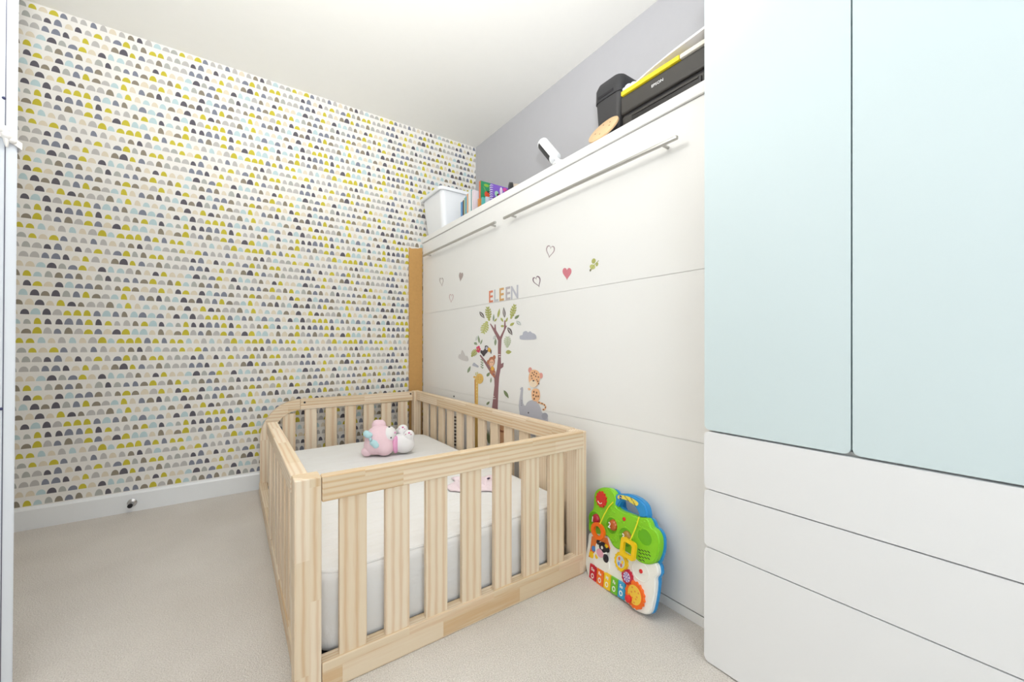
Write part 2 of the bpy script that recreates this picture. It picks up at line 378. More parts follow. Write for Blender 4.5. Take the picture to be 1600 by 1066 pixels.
# rails
part('rail', B(CX0 + PW + .001, CX1 - .018, CY0, CY0 + .028, CT - .062, CT, .003), PINEJ[0], crib)
part('rail', B(CX0 + PW + .001, CX1 - .018, CY0, CY0 + .036, 0, .072, .003), PINEJ[0], crib)
part('rail', B(CX0 - .002, CX0 + .036, CY0 + .057, LY + .002, CT - .045, CT, .003), PINEJ[1], crib)
part('rail', B(CX0 + .008, CX0 + .044, CY0 + .057, CY1 - .03, 0, .060, .003), PINEJ[1], crib)
part('rail', B(CX1 - .036, CX1, CY0 + .061, CY1 - .059, CT - .062, CT, .004), PINEJ[1], crib)
part('rail', B(CX1 - .036, CX1, CY0 + .061, CY1 - .059, 0, .072, .004), PINEJ[1], crib)
ARX = .330
part('rail', B(ARX + .001, CX1 - .051, CY1 - .030, CY1, CT - .066, CT - .004, .004), PINEJ[0], crib)
part('rail', B(CX0 + .008, CX1 - .051, CY1 - .029, CY1 - .001, 0, .058, .004), PINEJ[0], crib)
# rounded corner of the far end, of four glued segments
def arc_pt(r_in, t):
    cx, cz, R = ARX, .300, 1
    rx, rz = (ARX - CX0 - .012) - r_in, (CT - .004 - .300) - r_in
    return (cx - rx * math.cos(t), cz + rz * math.sin(t))
segs = [(-1, 0), (0, .5), (.5, 1.05), (1.05, PI / 2)]
for i, (t0, t1) in enumerate(segs):
    if i == 0:
        outer = [(CX0 + .012, .060), (CX0 + .012, .300)]; inner = [(CX0 + .074 - .014, .300), (CX0 + .054, .060)]
        pts = outer + inner
    else:
        ts = [t0 + (t1 - t0) * k / 6 for k in range(7)]
        pts = [arc_pt(0, t) for t in ts] + [arc_pt(.058 + .004 * math.sin(t), t) for t in ts[::-1]]
    bm = prism(NB(), [(x, CY1, z) for x, z in pts], (0, -1, 0), 0, .030)
    part('corner_segment', bm, (PINE[2], PINEJ[2], PINE[0], PINEJ[0])[i], crib)
# slats
def slat_row(first, delta, n, count_skip=()):
    o = part('slat', first, PINE[2], crib)
    for k in range(1, n): dup(o, (delta[0] * k, delta[1] * k, 0), crib)
slat_row(B(.217, .283, CY0 + .006, CY0 + .022, .06, CT - .055, .002), (.1132, 0), 7)
slat_row(B(.3555, .4215, CY1 - .023, CY1 - .007, .05, CT - .06, .002), (.1133, 0), 6)
part('slat', B(.241, .307, CY1 - .023, CY1 - .007, .05, CT - .085, .002), PINE[2], crib)
slat_row(B(CX1 - .026, CX1 - .010, 2.456, 2.522, .06, CT - .055, .002), (0, -.121), 12)
slat_row(B(CX0 + .012, CX0 + .028, 1.745, 1.811, .05, CT - .04, .002), (0, -.1165), 6)
# bolts
BOLT = flat('bolt_black', (30, 28, 30), .4)
for q, y in (((476, 629), CY1 - .030), ((641.5, 615.5), CY1 - .030)):
    c = pY(q[0], q[1], y); part('bolt', tube(NB(), [c + Vector((0, .002, 0)), c + Vector((0, -.0015, 0))], .006, 12), BOLT, crib)
part('bed_base', B(CX0 + .05, CX1 - .04, CY0 + .04, CY1 - .035, .012, .040, .003), flat('dark_base', (46, 46, 54), .9), crib)  # thin near-black slab filling the gap below the mattress

# mattress
def sheet_mat():
    g = G('white_mattress_cover'); tc = g.n('ShaderNodeTexCoord')
    mp = g.n('ShaderNodeMapping'); mp.inputs['Scale'].default_value = (5, 24, 9); mp.inputs['Rotation'].default_value = (0, 0, .25); g.l(tc.outputs['Object'], mp.inputs['Vector'])
    nz = g.n('ShaderNodeTexNoise'); nz.inputs['Scale'].default_value = 1.6; nz.inputs['Detail'].default_value = 3; nz.inputs['Distortion'].default_value = .6; g.l(mp.outputs[0], nz.inputs['Vector'])
    mx = g.n('ShaderNodeMix', data_type='RGBA'); g.l(nz.outputs['Fac'], mx.inputs[0]); mx.inputs[6].default_value = lin((240, 238, 235)); mx.inputs[7].default_value = lin((246, 246, 246))
    g.l(mx.outputs[2], g.b.inputs['Base Color']); g.b.inputs['Roughness'].default_value = .85; g.b.inputs['Specular IOR Level'].default_value = .2
    g.bump(nz.outputs['Fac'], .5, .012); return g.m
SHEET = sheet_mat()
MX0, MX1, MY0, MY1, MZ0, MZ1 = .166, 1.034, 1.085, 2.475, .042, .262
mt = thing('mattress', 'white covered mattress lying inside the pine crib', 'mattress', ((MX0 + MX1) / 2, 1.78, MZ0))
def cushion(bm, x0, x1, y0, y1, z0, z1, rc, re):
    """rounded slab: plan corner radius rc, edge radius re"""
    loops = []
    prof = [(re * (1 - math.sin(a)), z0 + re * (1 - math.cos(a))) for a in [PI / 2 * i / 5 for i in range(6)]] + \
           [(re * (1 - math.cos(a)), z1 - re + re * math.sin(a)) for a in [PI / 2 * i / 5 for i in range(6)]]
    for ins, z in prof:
        loops.append([bm.verts.new((x, y, z)) for x, y in rrect(x0 + ins, x1 - ins, y0 + ins, y1 - ins, max(rc - ins, .01), 6)])
    for A, C in zip(loops, loops[1:]):
        k = len(A)
        for i in range(k): bm.faces.new((A[i], A[(i + 1) % k], C[(i + 1) % k], C[i]))
    bm.faces.new(loops[0][::-1]); bm.faces.new(loops[-1]); return bm
part('mattress_body', cushion(NB(), MX0, MX1, MY0, MY1, MZ0, MZ1, .07, .035), SHEET, mt, True)
bm = NB(); prof = rrect(MX0 + .012, MX1 - .012, MY0 + .012, MY1 - .012, .06, 6)
tube(bm, [(x, y, MZ1 - .010) for x, y in prof + prof[:1]], .004, 6, False); part('piping', bm, SHEET, mt, True)
bm = NB(); tube(bm, [(x, y, MZ0 + .012) for x, y in prof + prof[:1]], .004, 6, False); part('piping', bm, SHEET, mt, True)

# ================================================================== pendant lamp (hangs above the frame)
LP = Vector((.10, 1.10, 1.93))
pl = thing('pendant_lamp', 'white globe pendant lamp hanging from the ceiling', 'lamp', (LP.x, LP.y, ZC))
g = G('lit_globe'); g.b.inputs['Emission Color'].default_value = (1, .97, .93, 1); g.b.inputs['Emission Strength'].default_value = LAMP_STRENGTH; g.b.inputs['Base Color'].default_value = (.9, .88, .85, 1)
part('globe', ball(NB(), LP, .10, seg=32), g.m, pl, True)
part('cord', tube(NB(), [LP + Vector((0, 0, .11)), (LP.x, LP.y, ZC - .02)], .003, 8), GLOSSW, pl)
part('ceiling_rose', lathe(NB(), [(.045, -.025), (.05, -.02), (.05, 0)], Matrix.Translation((LP.x, LP.y, ZC))), GLOSSW, pl, True)
part('globe_cap', lathe(NB(), [(.04, 0), (.04, .02), (.015, .03)], Matrix.Translation(LP + Vector((0, 0, .085)))), GLOSSW, pl, True)
# ================================================================== white ribbon on the door edge
RIB = flat('white_ribbon', (244, 240, 236), .7, .02, bump=.1)
zr = CH + (HY - 216) / F * 0.93
rb = thing('ribbon', 'white ribbon knotted around the edge of the open door', 'ribbon', dE + Vector((0, 0, zr)))
def dpt(u, n, z): return dE + du * u + dn * n + Vector((0, 0, z)) + dn * ((z - .834) * .006)
bm = NB()
band = [(-.004, -.024, .012), (-.004, .0, .004), (-.004, .026, -.010), (.02, .026, -.014), (.06, .026, -.016)]
for i, (a, b_) in enumerate(zip(band, band[1:])):
    q = [dpt(a[0], a[1], zr + a[2] + .008), dpt(a[0], a[1], zr + a[2] - .008), dpt(b_[0], b_[1], zr + b_[2] - .008), dpt(b_[0], b_[1], zr + b_[2] + .008)]
    prism(bm, q, (q[1] - q[0]).cross(q[3] - q[0]).normalized(), -.0012, .0012)
part('band', bm, RIB, rb)
bm = NB(); ball(bm, dpt(-.008, .002, zr + .004), (.009, .009, .011)); ball(bm, dpt(-.008, -.002, zr + .016), (.008, .007, .010)); ball(bm, dpt(-.006, .010, zr - .004), (.008, .008, .007)); part('knot', bm, RIB, rb, True)
bm = NB(); tube(bm, [dpt(-.008, .0, zr), dpt(-.010, .001, zr - .012), dpt(-.006, .003, zr - .022)], [.005, .004, .002], 8); part('tail', bm, RIB, rb, True)

# ================================================================== door stop on the skirting
ds = thing('door_stop', 'small chrome door stop with black rubber tip on the skirting board', 'door stop', (-.408, YF - .016, .046))
M = Matrix.Translation((-.408, YF - .016, .046)) @ Matrix.Rotation(PI / 2, 4, 'X')
part('flange', lathe(NB(), [(.019, 0), (.019, .003), (.013, .008), (.009, .012)], M), CHROME, ds, True)
part('stem', lathe(NB(), [(.009, .010), (.008, .040), (.0095, .046)], M), CHROME, ds, True)
part('rubber_tip', lathe(NB(), [(.0095, .045), (.010, .056), (.007, .060)], M), DARKRUB, ds, True)

# ================================================================== things on top of the wall bed
TB = 1.61
# white storage box
bx = thing('storage_box', 'white plastic storage box with a rolled rim at the wall end of the bed top', 'box', (1.25, 2.56, TB))
def loop_loft(bm, loops, cap0=True, cap1=True):
    rs = [[bm.verts.new(p) for p in l] for l in loops]
    for A, C in zip(rs, rs[1:]):
        k = len(A)
        for i in range(k): bm.faces.new((A[i], A[(i + 1) % k], C[(i + 1) % k], C[i]))
    if cap0: bm.faces.new(rs[0][::-1])
    if cap1: bm.faces.new(rs[-1])
    return bm
def rl(x0, x1, y0, y1, z, r): return [(x, y, z) for x, y in rrect(x0, x1, y0, y1, r, 5)]
BX = flat('white_plastic_box', (240, 241, 243), .4, .01)
part('tub', loop_loft(NB(), [rl(1.145, 1.355, 2.42, 2.685, TB + .001, .03), rl(1.122, 1.378, 2.398, 2.712, TB + .252, .03), rl(1.126, 1.374, 2.402, 2.708, TB + .252, .028), rl(1.150, 1.35, 2.43, 2.68, TB + .012, .028)]), BX, bx)
part('rim', loop_loft(NB(), [rl(1.118, 1.382, 2.394, 2.716, TB + .248, .03), rl(1.104, 1.394, 2.380, 2.728, TB + .246, .034), rl(1.102, 1.396, 2.378, 2.730, TB + .264, .034), rl(1.110, 1.388, 2.386, 2.722, TB + .270, .03), rl(1.124, 1.376, 2.40, 2.71, TB + .268, .026)], False, False), BX, bx)

# books: (y front, thickness, x0, width, height, cover colour, spine colour, label)
def book(y0, th, x0, wd, ht, rgb, label, spine=None, name='book', lean=0.0):
    nm = 'cover_%d_%d_%d' % rgb
    c = flat(nm, rgb, .4, .03)
    o = thing(name, label, 'book', (x0 + wd / 2, y0 + th / 2, TB), 'books on the bed top')
    bm = NB(); t = min(.0018, th / 4)
    box(bm, x0, x0 + wd, y0, y0 + t, TB, TB + ht); box(bm, x0, x0 + wd, y0 + th - t, y0 + th, TB, TB + ht)
    part('cover', bm, c, o)
    part('spine', B(x0 - .0015, x0 + .0005, y0, y0 + th, TB, TB + ht), flat('spine_%d_%d_%d' % (spine or rgb), spine or rgb, .4), o)
    part('pages', B(x0 + .0006, x0 + wd - .003, y0 + t, y0 + th - t, TB + .003, TB + ht - .003), flat('paper', (238, 234, 224), .9), o)
    if lean:
        o.rotation_euler.x = lean; 
    return o
XS = 1.185
book(2.222, .022, XS, .12, .128, (92, 150, 205), 'small blue book next to the white storage box')
book(2.204, .014, XS, .12, .132, (86, 62, 60), 'small brown book beside the blue one')
book(2.186, .015, XS, .12, .142, (170, 190, 160), 'small sage green book between brown and sky blue ones')
book(2.168, .014, XS, .12, .146, (96, 168, 196), 'small sky blue book beside an orange spine')
book(2.150, .014, XS, .12, .155, (236, 176, 130), 'small pale orange book')
b = book(2.108, .030, XS - .004, .15, .166, (70, 150, 150), 'teal book with white spine beside the tall green one', (226, 230, 230))
book(2.086, .018, XS, .15, .158, (226, 214, 222), 'pale pink book behind the tall green one', (228, 216, 220))
gb = book(2.050, .018, XS + .030, .225, .208, (44, 138, 92), 'tall green picture book with a red creature on its cover', (206, 108, 60))
# cover print of the green book, lies on the face towards -y
def cover_print(parent, pts, y, mat, name='print', lay=.0006): return part(name, prism(NB(), [(x, y, z) for x, z in pts], (0, -1, 0), 0, lay), mat, parent)
def el2(cx, cz, rx, rz, n=14, rot=0):
    return [(cx + rx * math.cos(t) * math.cos(rot) - rz * math.sin(t) * math.sin(rot), cz + rx * math.cos(t) * math.sin(rot) + rz * math.sin(t) * math.cos(rot)) for t in [2 * PI * i / n for i in range(n)]]
RED = flat('toy_red', (220, 48, 44), .3); ORG = flat('toy_orange', (244, 128, 38), .3)
c0 = pY(761, 304, 2.05); cover_print(gb, el2(c0.x, c0.z, .018, .020), 2.05, flat('print_red', (226, 84, 48), .5))
c1 = pY(760, 290, 2.05); cover_print(gb, el2(c1.x, c1.z, .018, .009), 2.05, flat('print_lime', (132, 176, 60), .5))
c2 = pY(763, 300, 2.05); cover_print(gb, el2(c2.x, c2.z, .010, .006), 2.05, flat('print_dark', (40, 60, 50), .5), lay=.0009)
for s in (-1, 1): cover_print(gb, [(c0.x + s * .006, c0.z + .015), (c0.x + s * .010, c0.z + .015), (c0.x + s * .026, c0.z + .042), (c0.x + s * .022, c0.z + .042)], 2.05, flat('print_lime', (132, 176, 60), .5))
# small leaning books in front of the green one
book(2.022, .016, XS + .004, .10, .088, (210, 140, 70), 'little orange book in front of the tall green one')
book(2.002, .012, XS + .014, .10, .092, (88, 178, 172), 'little turquoise book in front of the tall green one')
book(1.986, .010, XS + .030, .10, .094, (196, 204, 210), 'little grey book in front of the tall green one')
# purple spiral book
pb = thing('spiral_book', 'purple spiral-bound picture book in front of the green one', 'book', (1.34, 1.968, TB), 'books on the bed top')
PU = flat('print_purple', (128, 92, 190), .4)
part('cover', B(1.232, 1.44, 1.960, 1.974, TB, TB + .166, .001), PU, pb)
bm = NB()
for k in range(12):
    zz = TB + .014 + k * .0128
    tube(bm, [(1.236 + .008 * math.cos(a), 1.967 + .012 * math.sin(a), zz) for a in [2 * PI * i / 10 for i in range(11)]], .0016, 6, False)
o = part('spiral', bm, GLOSSW, pb, True, label='white spiral binding')
for q, rx, rz, m in (((776, 303), .014, .017, flat('print_mint', (160, 206, 178), .5)), ((789, 297), .016, .012, flat('print_magenta', (226, 86, 170), .5)), ((779, 306), .013, .012, flat('print_magenta', (226, 86, 170), .5)), ((783, 299), .010, .024, flat('print_pale', (228, 214, 232), .5)), ((784, 306), .011, .009, flat('print_plum', (92, 62, 120), .5)), ((773, 310), .013, .008, flat('print_plum', (92, 62, 120), .5)), ((791, 299), .006, .008, flat('print_peach', (240, 180, 120), .5))):
    c = pY(q[0], q[1], 1.96); cover_print(pb, el2(c.x, c.z, rx, rz), 1.96, m)
# round drum with black rim
dr = thing('toy_drum', 'small beige drum with a black rim lying beside the spiral book', 'drum', (1.31, 1.88, TB))
c = Vector((1.305, 1.868, TB + .080)); M = Matrix.Translation(c) @ Matrix.Rotation(-.5, 4, 'Z') @ Matrix.Rotation(PI / 2, 4, 'Y')
part('shell', lathe(NB(), [(.066, .0), (.066, .07)], M, 36), flat('drum_beige', (206, 190, 172), .6), dr, True)
part('rim', lathe(NB(), [(.062, -.012), (.073, -.010), (.074, .008), (.067, .010)], M, 36), BLACKP, dr, True)
part('rim', lathe(NB(), [(.067, .060), (.070, .062), (.070, .076), (.062, .078)], M, 36), flat('drum_beige', (206, 190, 172), .6), dr, True)

# security camera
sc = thing('security_camera', 'small white tilted security camera with black face plate on the bed top', 'camera', (1.155, 1.285, TB))
part('foot', lathe(NB(), [(.030, 0), (.031, .006), (.026, .014), (.012, .020)], Matrix.Translation((1.155, 1.285, TB)), 32), GLOSSW, sc, True)
p0, p1 = pX(868, 248, 1.155), pX(848, 224, 1.155)
ax = (p1 - p0).normalized(); L_ = (p1 - p0).length
n_ = Vector((-1, 0, 0)); n_ = (n_ - ax * n_.dot(ax)).normalized(); s_ = ax.cross(n_)
# face plate looks down along the bed (towards larger y and the room)
fdir = (n_ * .80 + s_ * (1 if s_.z < 0 else -1) * .60).normalized(); sd = ax.cross(fdir)
M = frame_matrix(p0, sd, ax.cross(sd) * -1, ax)
M = frame_matrix(p0, fdir, ax.cross(fdir), ax)
part('housing', lathe(NB(), [(.022, 0), (.0265, .003), (.0265, L_ - .003), (.023, L_)], M, 32), GLOSSW, sc, True)
bm = NB(); pr = []
for k in range(9): a = math.radians(-34 + 68 * k / 8); pr.append((  .0276 * math.cos(a), .0276 * math.sin(a)))
pts = [M @ Vector((x, y, .010)) for x, y in pr] + [M @ Vector((x * .8, y * .8, .010)) for x, y in pr[::-1]]
prism(bm, pts, ax, 0, L_ - .022); part('face_plate', bm, BLACKP, sc)
part('neck', tube(NB(), [Vector((1.155, 1.285, TB + .016)), p0 + ax * .012], .009, 12), GLOSSW, sc, True)

# wooden disc leaning on the black bin
M = Matrix.Translation((1.136, 1.048, TB + .001)) @ Matrix.Rotation(math.radians(-54), 4, 'Y') @ Matrix.Translation((.060, 0, 0))
WDISC = flat('speckled_wood', (226, 190, 146), .6, .10, 90)
wd = thing('wooden_trivet', 'round pale wooden trivet leaning against the black shredder bin', 'trivet', (1.135, 1.075, TB))
part('disc', lathe(NB(), [(.063, 0), (.066, .002), (.066, .008), (.063, .010)], M, 40), WDISC, wd, True)
for a in (0.4, 1.9, 3.2, 4.6, 5.5): part('knot', lathe(NB(), [(.0035, .010), (.003, .0106)], M @ Matrix.Translation((.034 * math.cos(a), .034 * math.sin(a), 0)), 10), flat('knot_brown', (150, 104, 66), .6), wd)

# black shredder bin
sb = thing('shredder_bin', 'tall black plastic shredder bin with a slotted head beside the printer', 'bin', (1.30, 1.085, TB))
CHAR = flat('charcoal_plastic', (52, 51, 53), .45, .05)
part('bin_body', loop_loft(NB(), [rl(1.232, 1.392, 1.026, 1.132, TB, .02), rl(1.223, 1.403, 1.012, 1.146, TB + .212, .022)]), CHAR, sb, True)
hd = part('head', loop_loft(NB(), [rl(1.220, 1.406, 1.009, 1.149, TB + .212, .024), rl(1.220, 1.406, 1.009, 1.149, TB + .262, .026), rl(1.226, 1.400, 1.015, 1.143, TB + .282, .03), rl(1.242, 1.384, 1.030, 1.128, TB + .290, .03)]), BLACKP, sb, True)
part('grip_slot', B(1.2185, 1.224, 1.045, 1.125, TB + .222, TB + .234, .002), DARKRUB, hd)

# printer
pr_ = thing('printer', 'black desktop printer with folders and papers piled on it', 'printer', (1.36, .79, TB))
px0, px1, py0, py1 = 1.195, 1.50, .602, .984
PRB = flat('printer_black', (58, 55, 52), .4, .06, 8); PRG = flat('printer_gloss', (40, 38, 38), .18, .05)
part('base', B(px0 + .002, px1, py0, py1, TB, TB + .078, .006, 3), PRB, pr_)
part('scanner_unit', B(px0 - .004, px1, py0 - .001, py1 + .001, TB + .084, TB + .152, .008, 3), PRB, pr_)
part('seam', B(px0 + .006, px1 - .01, py0 + .006, py1 - .006, TB + .077, TB + .085), DARKRUB, pr_)
t_ = part('output_tray', B(px0 - .003, px0 + .01, py0 + .07, py1 - .045, TB + .004, TB + .068, .005, 3), PRG, pr_)
part('tray_edge', B(px0 - .006, px0 - .001, py0 + .08, py1 - .055, TB + .060, TB + .066, .0015), PRB, t_)
part('control_panel', B(px0 - .0046, px0 + .01, py0 + .02, py0 + .065, TB + .010, TB + .066, .003), PRB, pr_)
part('brand_lettering', text_bm('EPSON', .0135, frame_matrix((px0 - .0045, .828, TB + .122), (0, -1, 0), (0, 0, 1), (-1, 0, 0)), sx=1.15, bold=0.0), flat('white_print', (245, 245, 245), .5), pr_)
# folders and papers on the printer
YEL = flat('yellow_card', (238, 214, 40), .5); PAP = flat('white_paper', (238, 236, 240), .8, .02)
zt = TB + .1525
solo('folder', B(1.186, 1.46, .745, .980, zt, zt + .016, .002), YEL, 'yellow card folder lying flat on the black printer', 'folder', (1.335, .85, zt))
solo('folder', B(1.186, 1.45, .61, .742, zt, zt + .014, .002), flat('cream_card', (232, 226, 214), .6), 'white card folder beside the yellow one under the slanting papers', 'folder', (1.34, .68, zt))
bm = NB()
def sheet(bm, y0, y1, x0, x1, z0, slope, th):
    n = 10; top = []; 
    for i in range(n + 1):
        t = i / n; y = y1 + (y0 - y1) * t; top.append((x0, y, z0 + slope * t + .006 * math.sin(t * 5)))
    pts = top + [(x, y, z - th) for x, y, z in top[::-1]]
    prism(bm, pts, (1, 0, 0), 0, x1 - x0)
ps = thing('paper_stack', 'white papers slanting up across the folders on the printer', 'papers', (1.33, .77, zt + .016))
for k in range(4):
    s_ = NB(); sheet(s_, .60 + .004 * k, .945 - .012 * k, 1.196 + .004 * k, 1.45 - .004 * k, zt + .021 + .0046 * k, .050, .0042)
    part('sheet_bundle', s_, PAP, ps)
bm = NB(); ball(bm, (1.200, .955, zt + .026), (.014, .016, .011)); ball(bm, (1.21, .94, zt + .030), (.014, .014, .011)); ball(bm, (1.195, .968, zt + .022), (.010, .010, .007))
solo('plastic_bag', bm, flat('clear_crumpled_plastic', (214, 222, 230), .2, .2, 120, bump=.5, bscale=180), 'small crumpled clear plastic bag at the end of the yellow folder', 'bag', (1.200, .955, zt + .0155), smooth=True)

# ================================================================== stickers on the bed front
NX_ = Vector((-1, 0, 0))
class Crop:
    """reads pixel coordinates measured in an enlarged crop of the photograph"""
    def __init__(s, x0, y0, k): s.x0, s.y0, s.k = x0, y0, k
    def __call__(s, x, y): return (s.x0 + x / s.k, s.y0 + y / s.k)
A4 = Crop(670, 360, 5.33); A5 = Crop(690, 460, 5.3316); A6 = Crop(690, 480, 7.61); A3 = Crop(620, 600, 5.0)
def wallpts(pix): return [pX(u, v, XB) for u, v in pix]
def st(parent, name, pix, mat, lay=0, smooth=0):
    if smooth: pix = [tuple(p) for p in smoothpoly(pix, smooth)]
    return part(name, prism(NB(), wallpts(pix), NX_, .0002 + .0004 * lay, .0010 + .0004 * lay), mat, parent)
def ell(cx, cy, rx, ry, rot=0, n=20):
    return [(cx + rx * math.cos(t) * math.cos(rot) - ry * math.sin(t) * math.sin(rot), cy + rx * math.cos(t) * math.sin(rot) + ry * math.sin(t) * math.cos(rot)) for t in [2 * PI * i / n for i in range(n)]]
def E_(C, cx, cy, rx, ry, rot=0, n=20): return [C(*p) for p in ell(cx, cy, rx, ry, rot, n)]
def leafshape(p, q, wd, n=7):
    p, q = Vector(p), Vector(q); d = q - p; nn = Vector((-d.y, d.x)).normalized()
    up = [p + d * t + nn * wd * math.sin(PI * t ** .85) for t in [i / n for i in range(n + 1)]]
    dn_ = [p + d * t - nn * wd * math.sin(PI * t ** .85) for t in [i / n for i in range(n, -1, -1)]]
    return [tuple(v) for v in up + dn_[1:-1]]
def stick(name, label, cat, pix, group='stickers on the bed front'):
    P = pX(pix[0], pix[1], XB); return thing(name, label, cat, (XB - .001, P.y, P.z), group)
def SM(n, rgb): return flat('sticker_' + n, rgb, .55, .02)
OLIVE = SM('olive', (178, 180, 104)); LIME = SM('lime', (198, 200, 126)); SAGE = SM('sage', (150, 164, 134)); DKL = SM('dark_leaf', (112, 102, 100)); GRN = SM('green', (126, 140, 102)); PALE = SM('pale_sage', (196, 204, 176)); GREYL = SM('grey_leaf', (190, 198, 194))
TRUNK = SM('trunk', (150, 108, 112)); WHT = SM('white', (246, 244, 242)); CLOUD = SM('cloud', (186, 188, 200)); CLOUDP = SM('pale_cloud', (214, 210, 208))

# tree with leaves
tr = stick('tree_sticker', 'tree sticker with mauve forked trunk and loose green leaves', 'sticker', (776, 600))
trunkpix = [A5(*p) for p in [(422, 935), (432, 850), (442, 760), (440, 700), (405, 650), (360, 575), (318, 510), (325, 503), (372, 560), (415, 622), (448, 680), (462, 620), (470, 540), (470, 440), (472, 385), (445, 330), (405, 250), (408, 242), (440, 285), (443, 250), (450, 252), (455, 300), (488, 355), (520, 290), (524, 218), (532, 218), (534, 262), (545, 262), (520, 320), (500, 375), (496, 450), (494, 540), (496, 580), (517, 570), (514, 605), (492, 622), (480, 690), (474, 780), (468, 935)]]
trunkpix = trunkpix + [(778.5, 660), (778.5, 700), (768.5, 700), (768.5, 660)]
st(tr, 'trunk', trunkpix, TRUNK)
for C, p, q, wd, m in [(A5, (318, 145), (358, 200), 13, DKL), (A5, (470, 195), (485, 118), 9, OLIVE), (A5, (526, 195), (518, 108), 11, DKL), (A5, (610, 205), (648, 172), 11, GRN), (A5, (625, 222), (662, 258), 13, GREYL), (A5, (570, 262), (608, 236), 11, OLIVE), (A5, (494, 266), (522, 264), 10, OLIVE), (A5, (552, 275), (590, 340), 15, DKL), (A5, (432, 225), (436, 165), 6, SAGE), (A5, (440, 228), (462, 200), 7, OLIVE), (A5, (494, 195), (515, 232), 8, OLIVE), (A5, (536, 232), (552, 192), 7, OLIVE),
        (A5, (448, 428), (452, 366), 9, SAGE), (A5, (432, 375), (455, 338), 9, GREYL), (A5, (535, 482), (584, 480), 17, OLIVE), (A5, (520, 800), (560, 866), 12, GRN), (A5, (285, 385), (298, 348), 6, GREYL), (A5, (316, 408), (306, 342), 8, SAGE), (A5, (324, 418), (340, 376), 6, SAGE), (A5, (272, 402), (298, 420), 11, SAGE), (A5, (218, 655), (242, 598), 10, SAGE), (A5, (378, 685), (402, 650), 11, GRN), (A5, (410, 738), (414, 692), 6, SAGE), (A5, (376, 922), (400, 892), 9, GRN)]:
    lf = st(tr, 'leaf', [C(*t) for t in leafshape(p, q, wd)], m, 1)
    if m in (DKL, GREYL):   # pale midrib
        p2, q2 = Vector(p), Vector(q); d = (q2 - p2); 
        st(lf, 'midrib', [C(*t) for t in leafshape(p2 + d * .12, p2 + d * .88, 2.2)], WHT, 2)
# cut monstera and fern leaves
def frond(base, tip, wd, m, n=6, gap=True):
    base, tip = Vector(base), Vector(tip); d = tip - base; nn = Vector((-d.y, d.x)).normalized()
    out = []
    for s in (1, -1):
        seq = []
        for i in range(n):
            t0 = i / n; t1 = (i + .72) / n; w0 = wd * math.sin(PI * (.12 + .85 * t0)); 
            seq += [base + d * t0 + nn * s * wd * .16, base + d * (t0 + .18 / n) + nn * s * w0 + d * .06, base + d * t1 + nn * s * w0 * .95 + d * .08, base + d * (t1 + .06 / n) + nn * s * wd * .18]
        out.append(seq)
    return [tuple(v) for v in out[0] + [tip] + out[1][::-1]]
for b_, t_, w_, m in (((398, 222), (385, 105), 26, OLIVE), ((578, 205), (612, 85), 24, OLIVE), ((380, 225), (345, 325), 33, LIME), ((548, 445), (550, 352), 30, PALE), ((250, 520), (292, 462), 24, OLIVE)):
    st(tr, 'leaf', [A5(*p) for p in frond(b_, t_, w_, m)], m, 1)
for yy in (545, 565, 585, 605):
    st(tr, 'leaf', E_(A5, 333, yy, 8, 4, .6), SAGE, 1); st(tr, 'leaf', E_(A5, 343, yy + 8, 8, 4, -.6), SAGE, 1)
for (x, y, w_) in ((484, 502, 10), (488, 520, 8), (434, 850, 9), (440, 868, 14)): st(tr, 'bark_mark', [A5(*p) for p in ((x - w_, y - 3), (x + w_, y), (x + w_, y + 3), (x - w_, y + 4))], WHT, 1)
# flower by the branch
fl = stick('flower_sticker', 'little pink flower sticker beside the toucan', 'sticker', A5(308, 460))
for k in range(5): a = 2 * PI * k / 5; st(fl, 'petal', E_(A5, 308 + 10 * math.cos(a), 458 + 18 * math.sin(a), 9, 12, 0, 12), SM('pink', (226, 84, 122)), 2)
st(fl, 'flower_centre', E_(A5, 308, 458, 5, 7), SM('yellow', (226, 190, 90)), 3)
# toucan
tc_ = stick('toucan_sticker', 'black toucan sticker with a yellow beak on the branch', 'sticker', A5(360, 480))
st(tc_, 'body', [A5(*p) for p in [(328, 465), (345, 470), (360, 455), (364, 430), (380, 428), (392, 445), (385, 478), (366, 500), (352, 518), (338, 500), (326, 485)]], SM('black', (70, 62, 66)), 2, 3)
st(tc_, 'face', E_(A5, 378, 450, 9, 15), SM('lilac', (222, 214, 232)), 3); st(tc_, 'eye', E_(A5, 380, 448, 3, 4), SM('black', (70, 62, 66)), 4)
st(tc_, 'beak', [A5(*p) for p in [(386, 448), (402, 444), (414, 460), (416, 480), (402, 482), (388, 476)]], SM('beak', (232, 182, 76)), 3); st(tc_, 'beak_tip', [A5(*p) for p in [(410, 456), (417, 470), (417, 496), (410, 490)]], SM('black', (70, 62, 66)), 4)
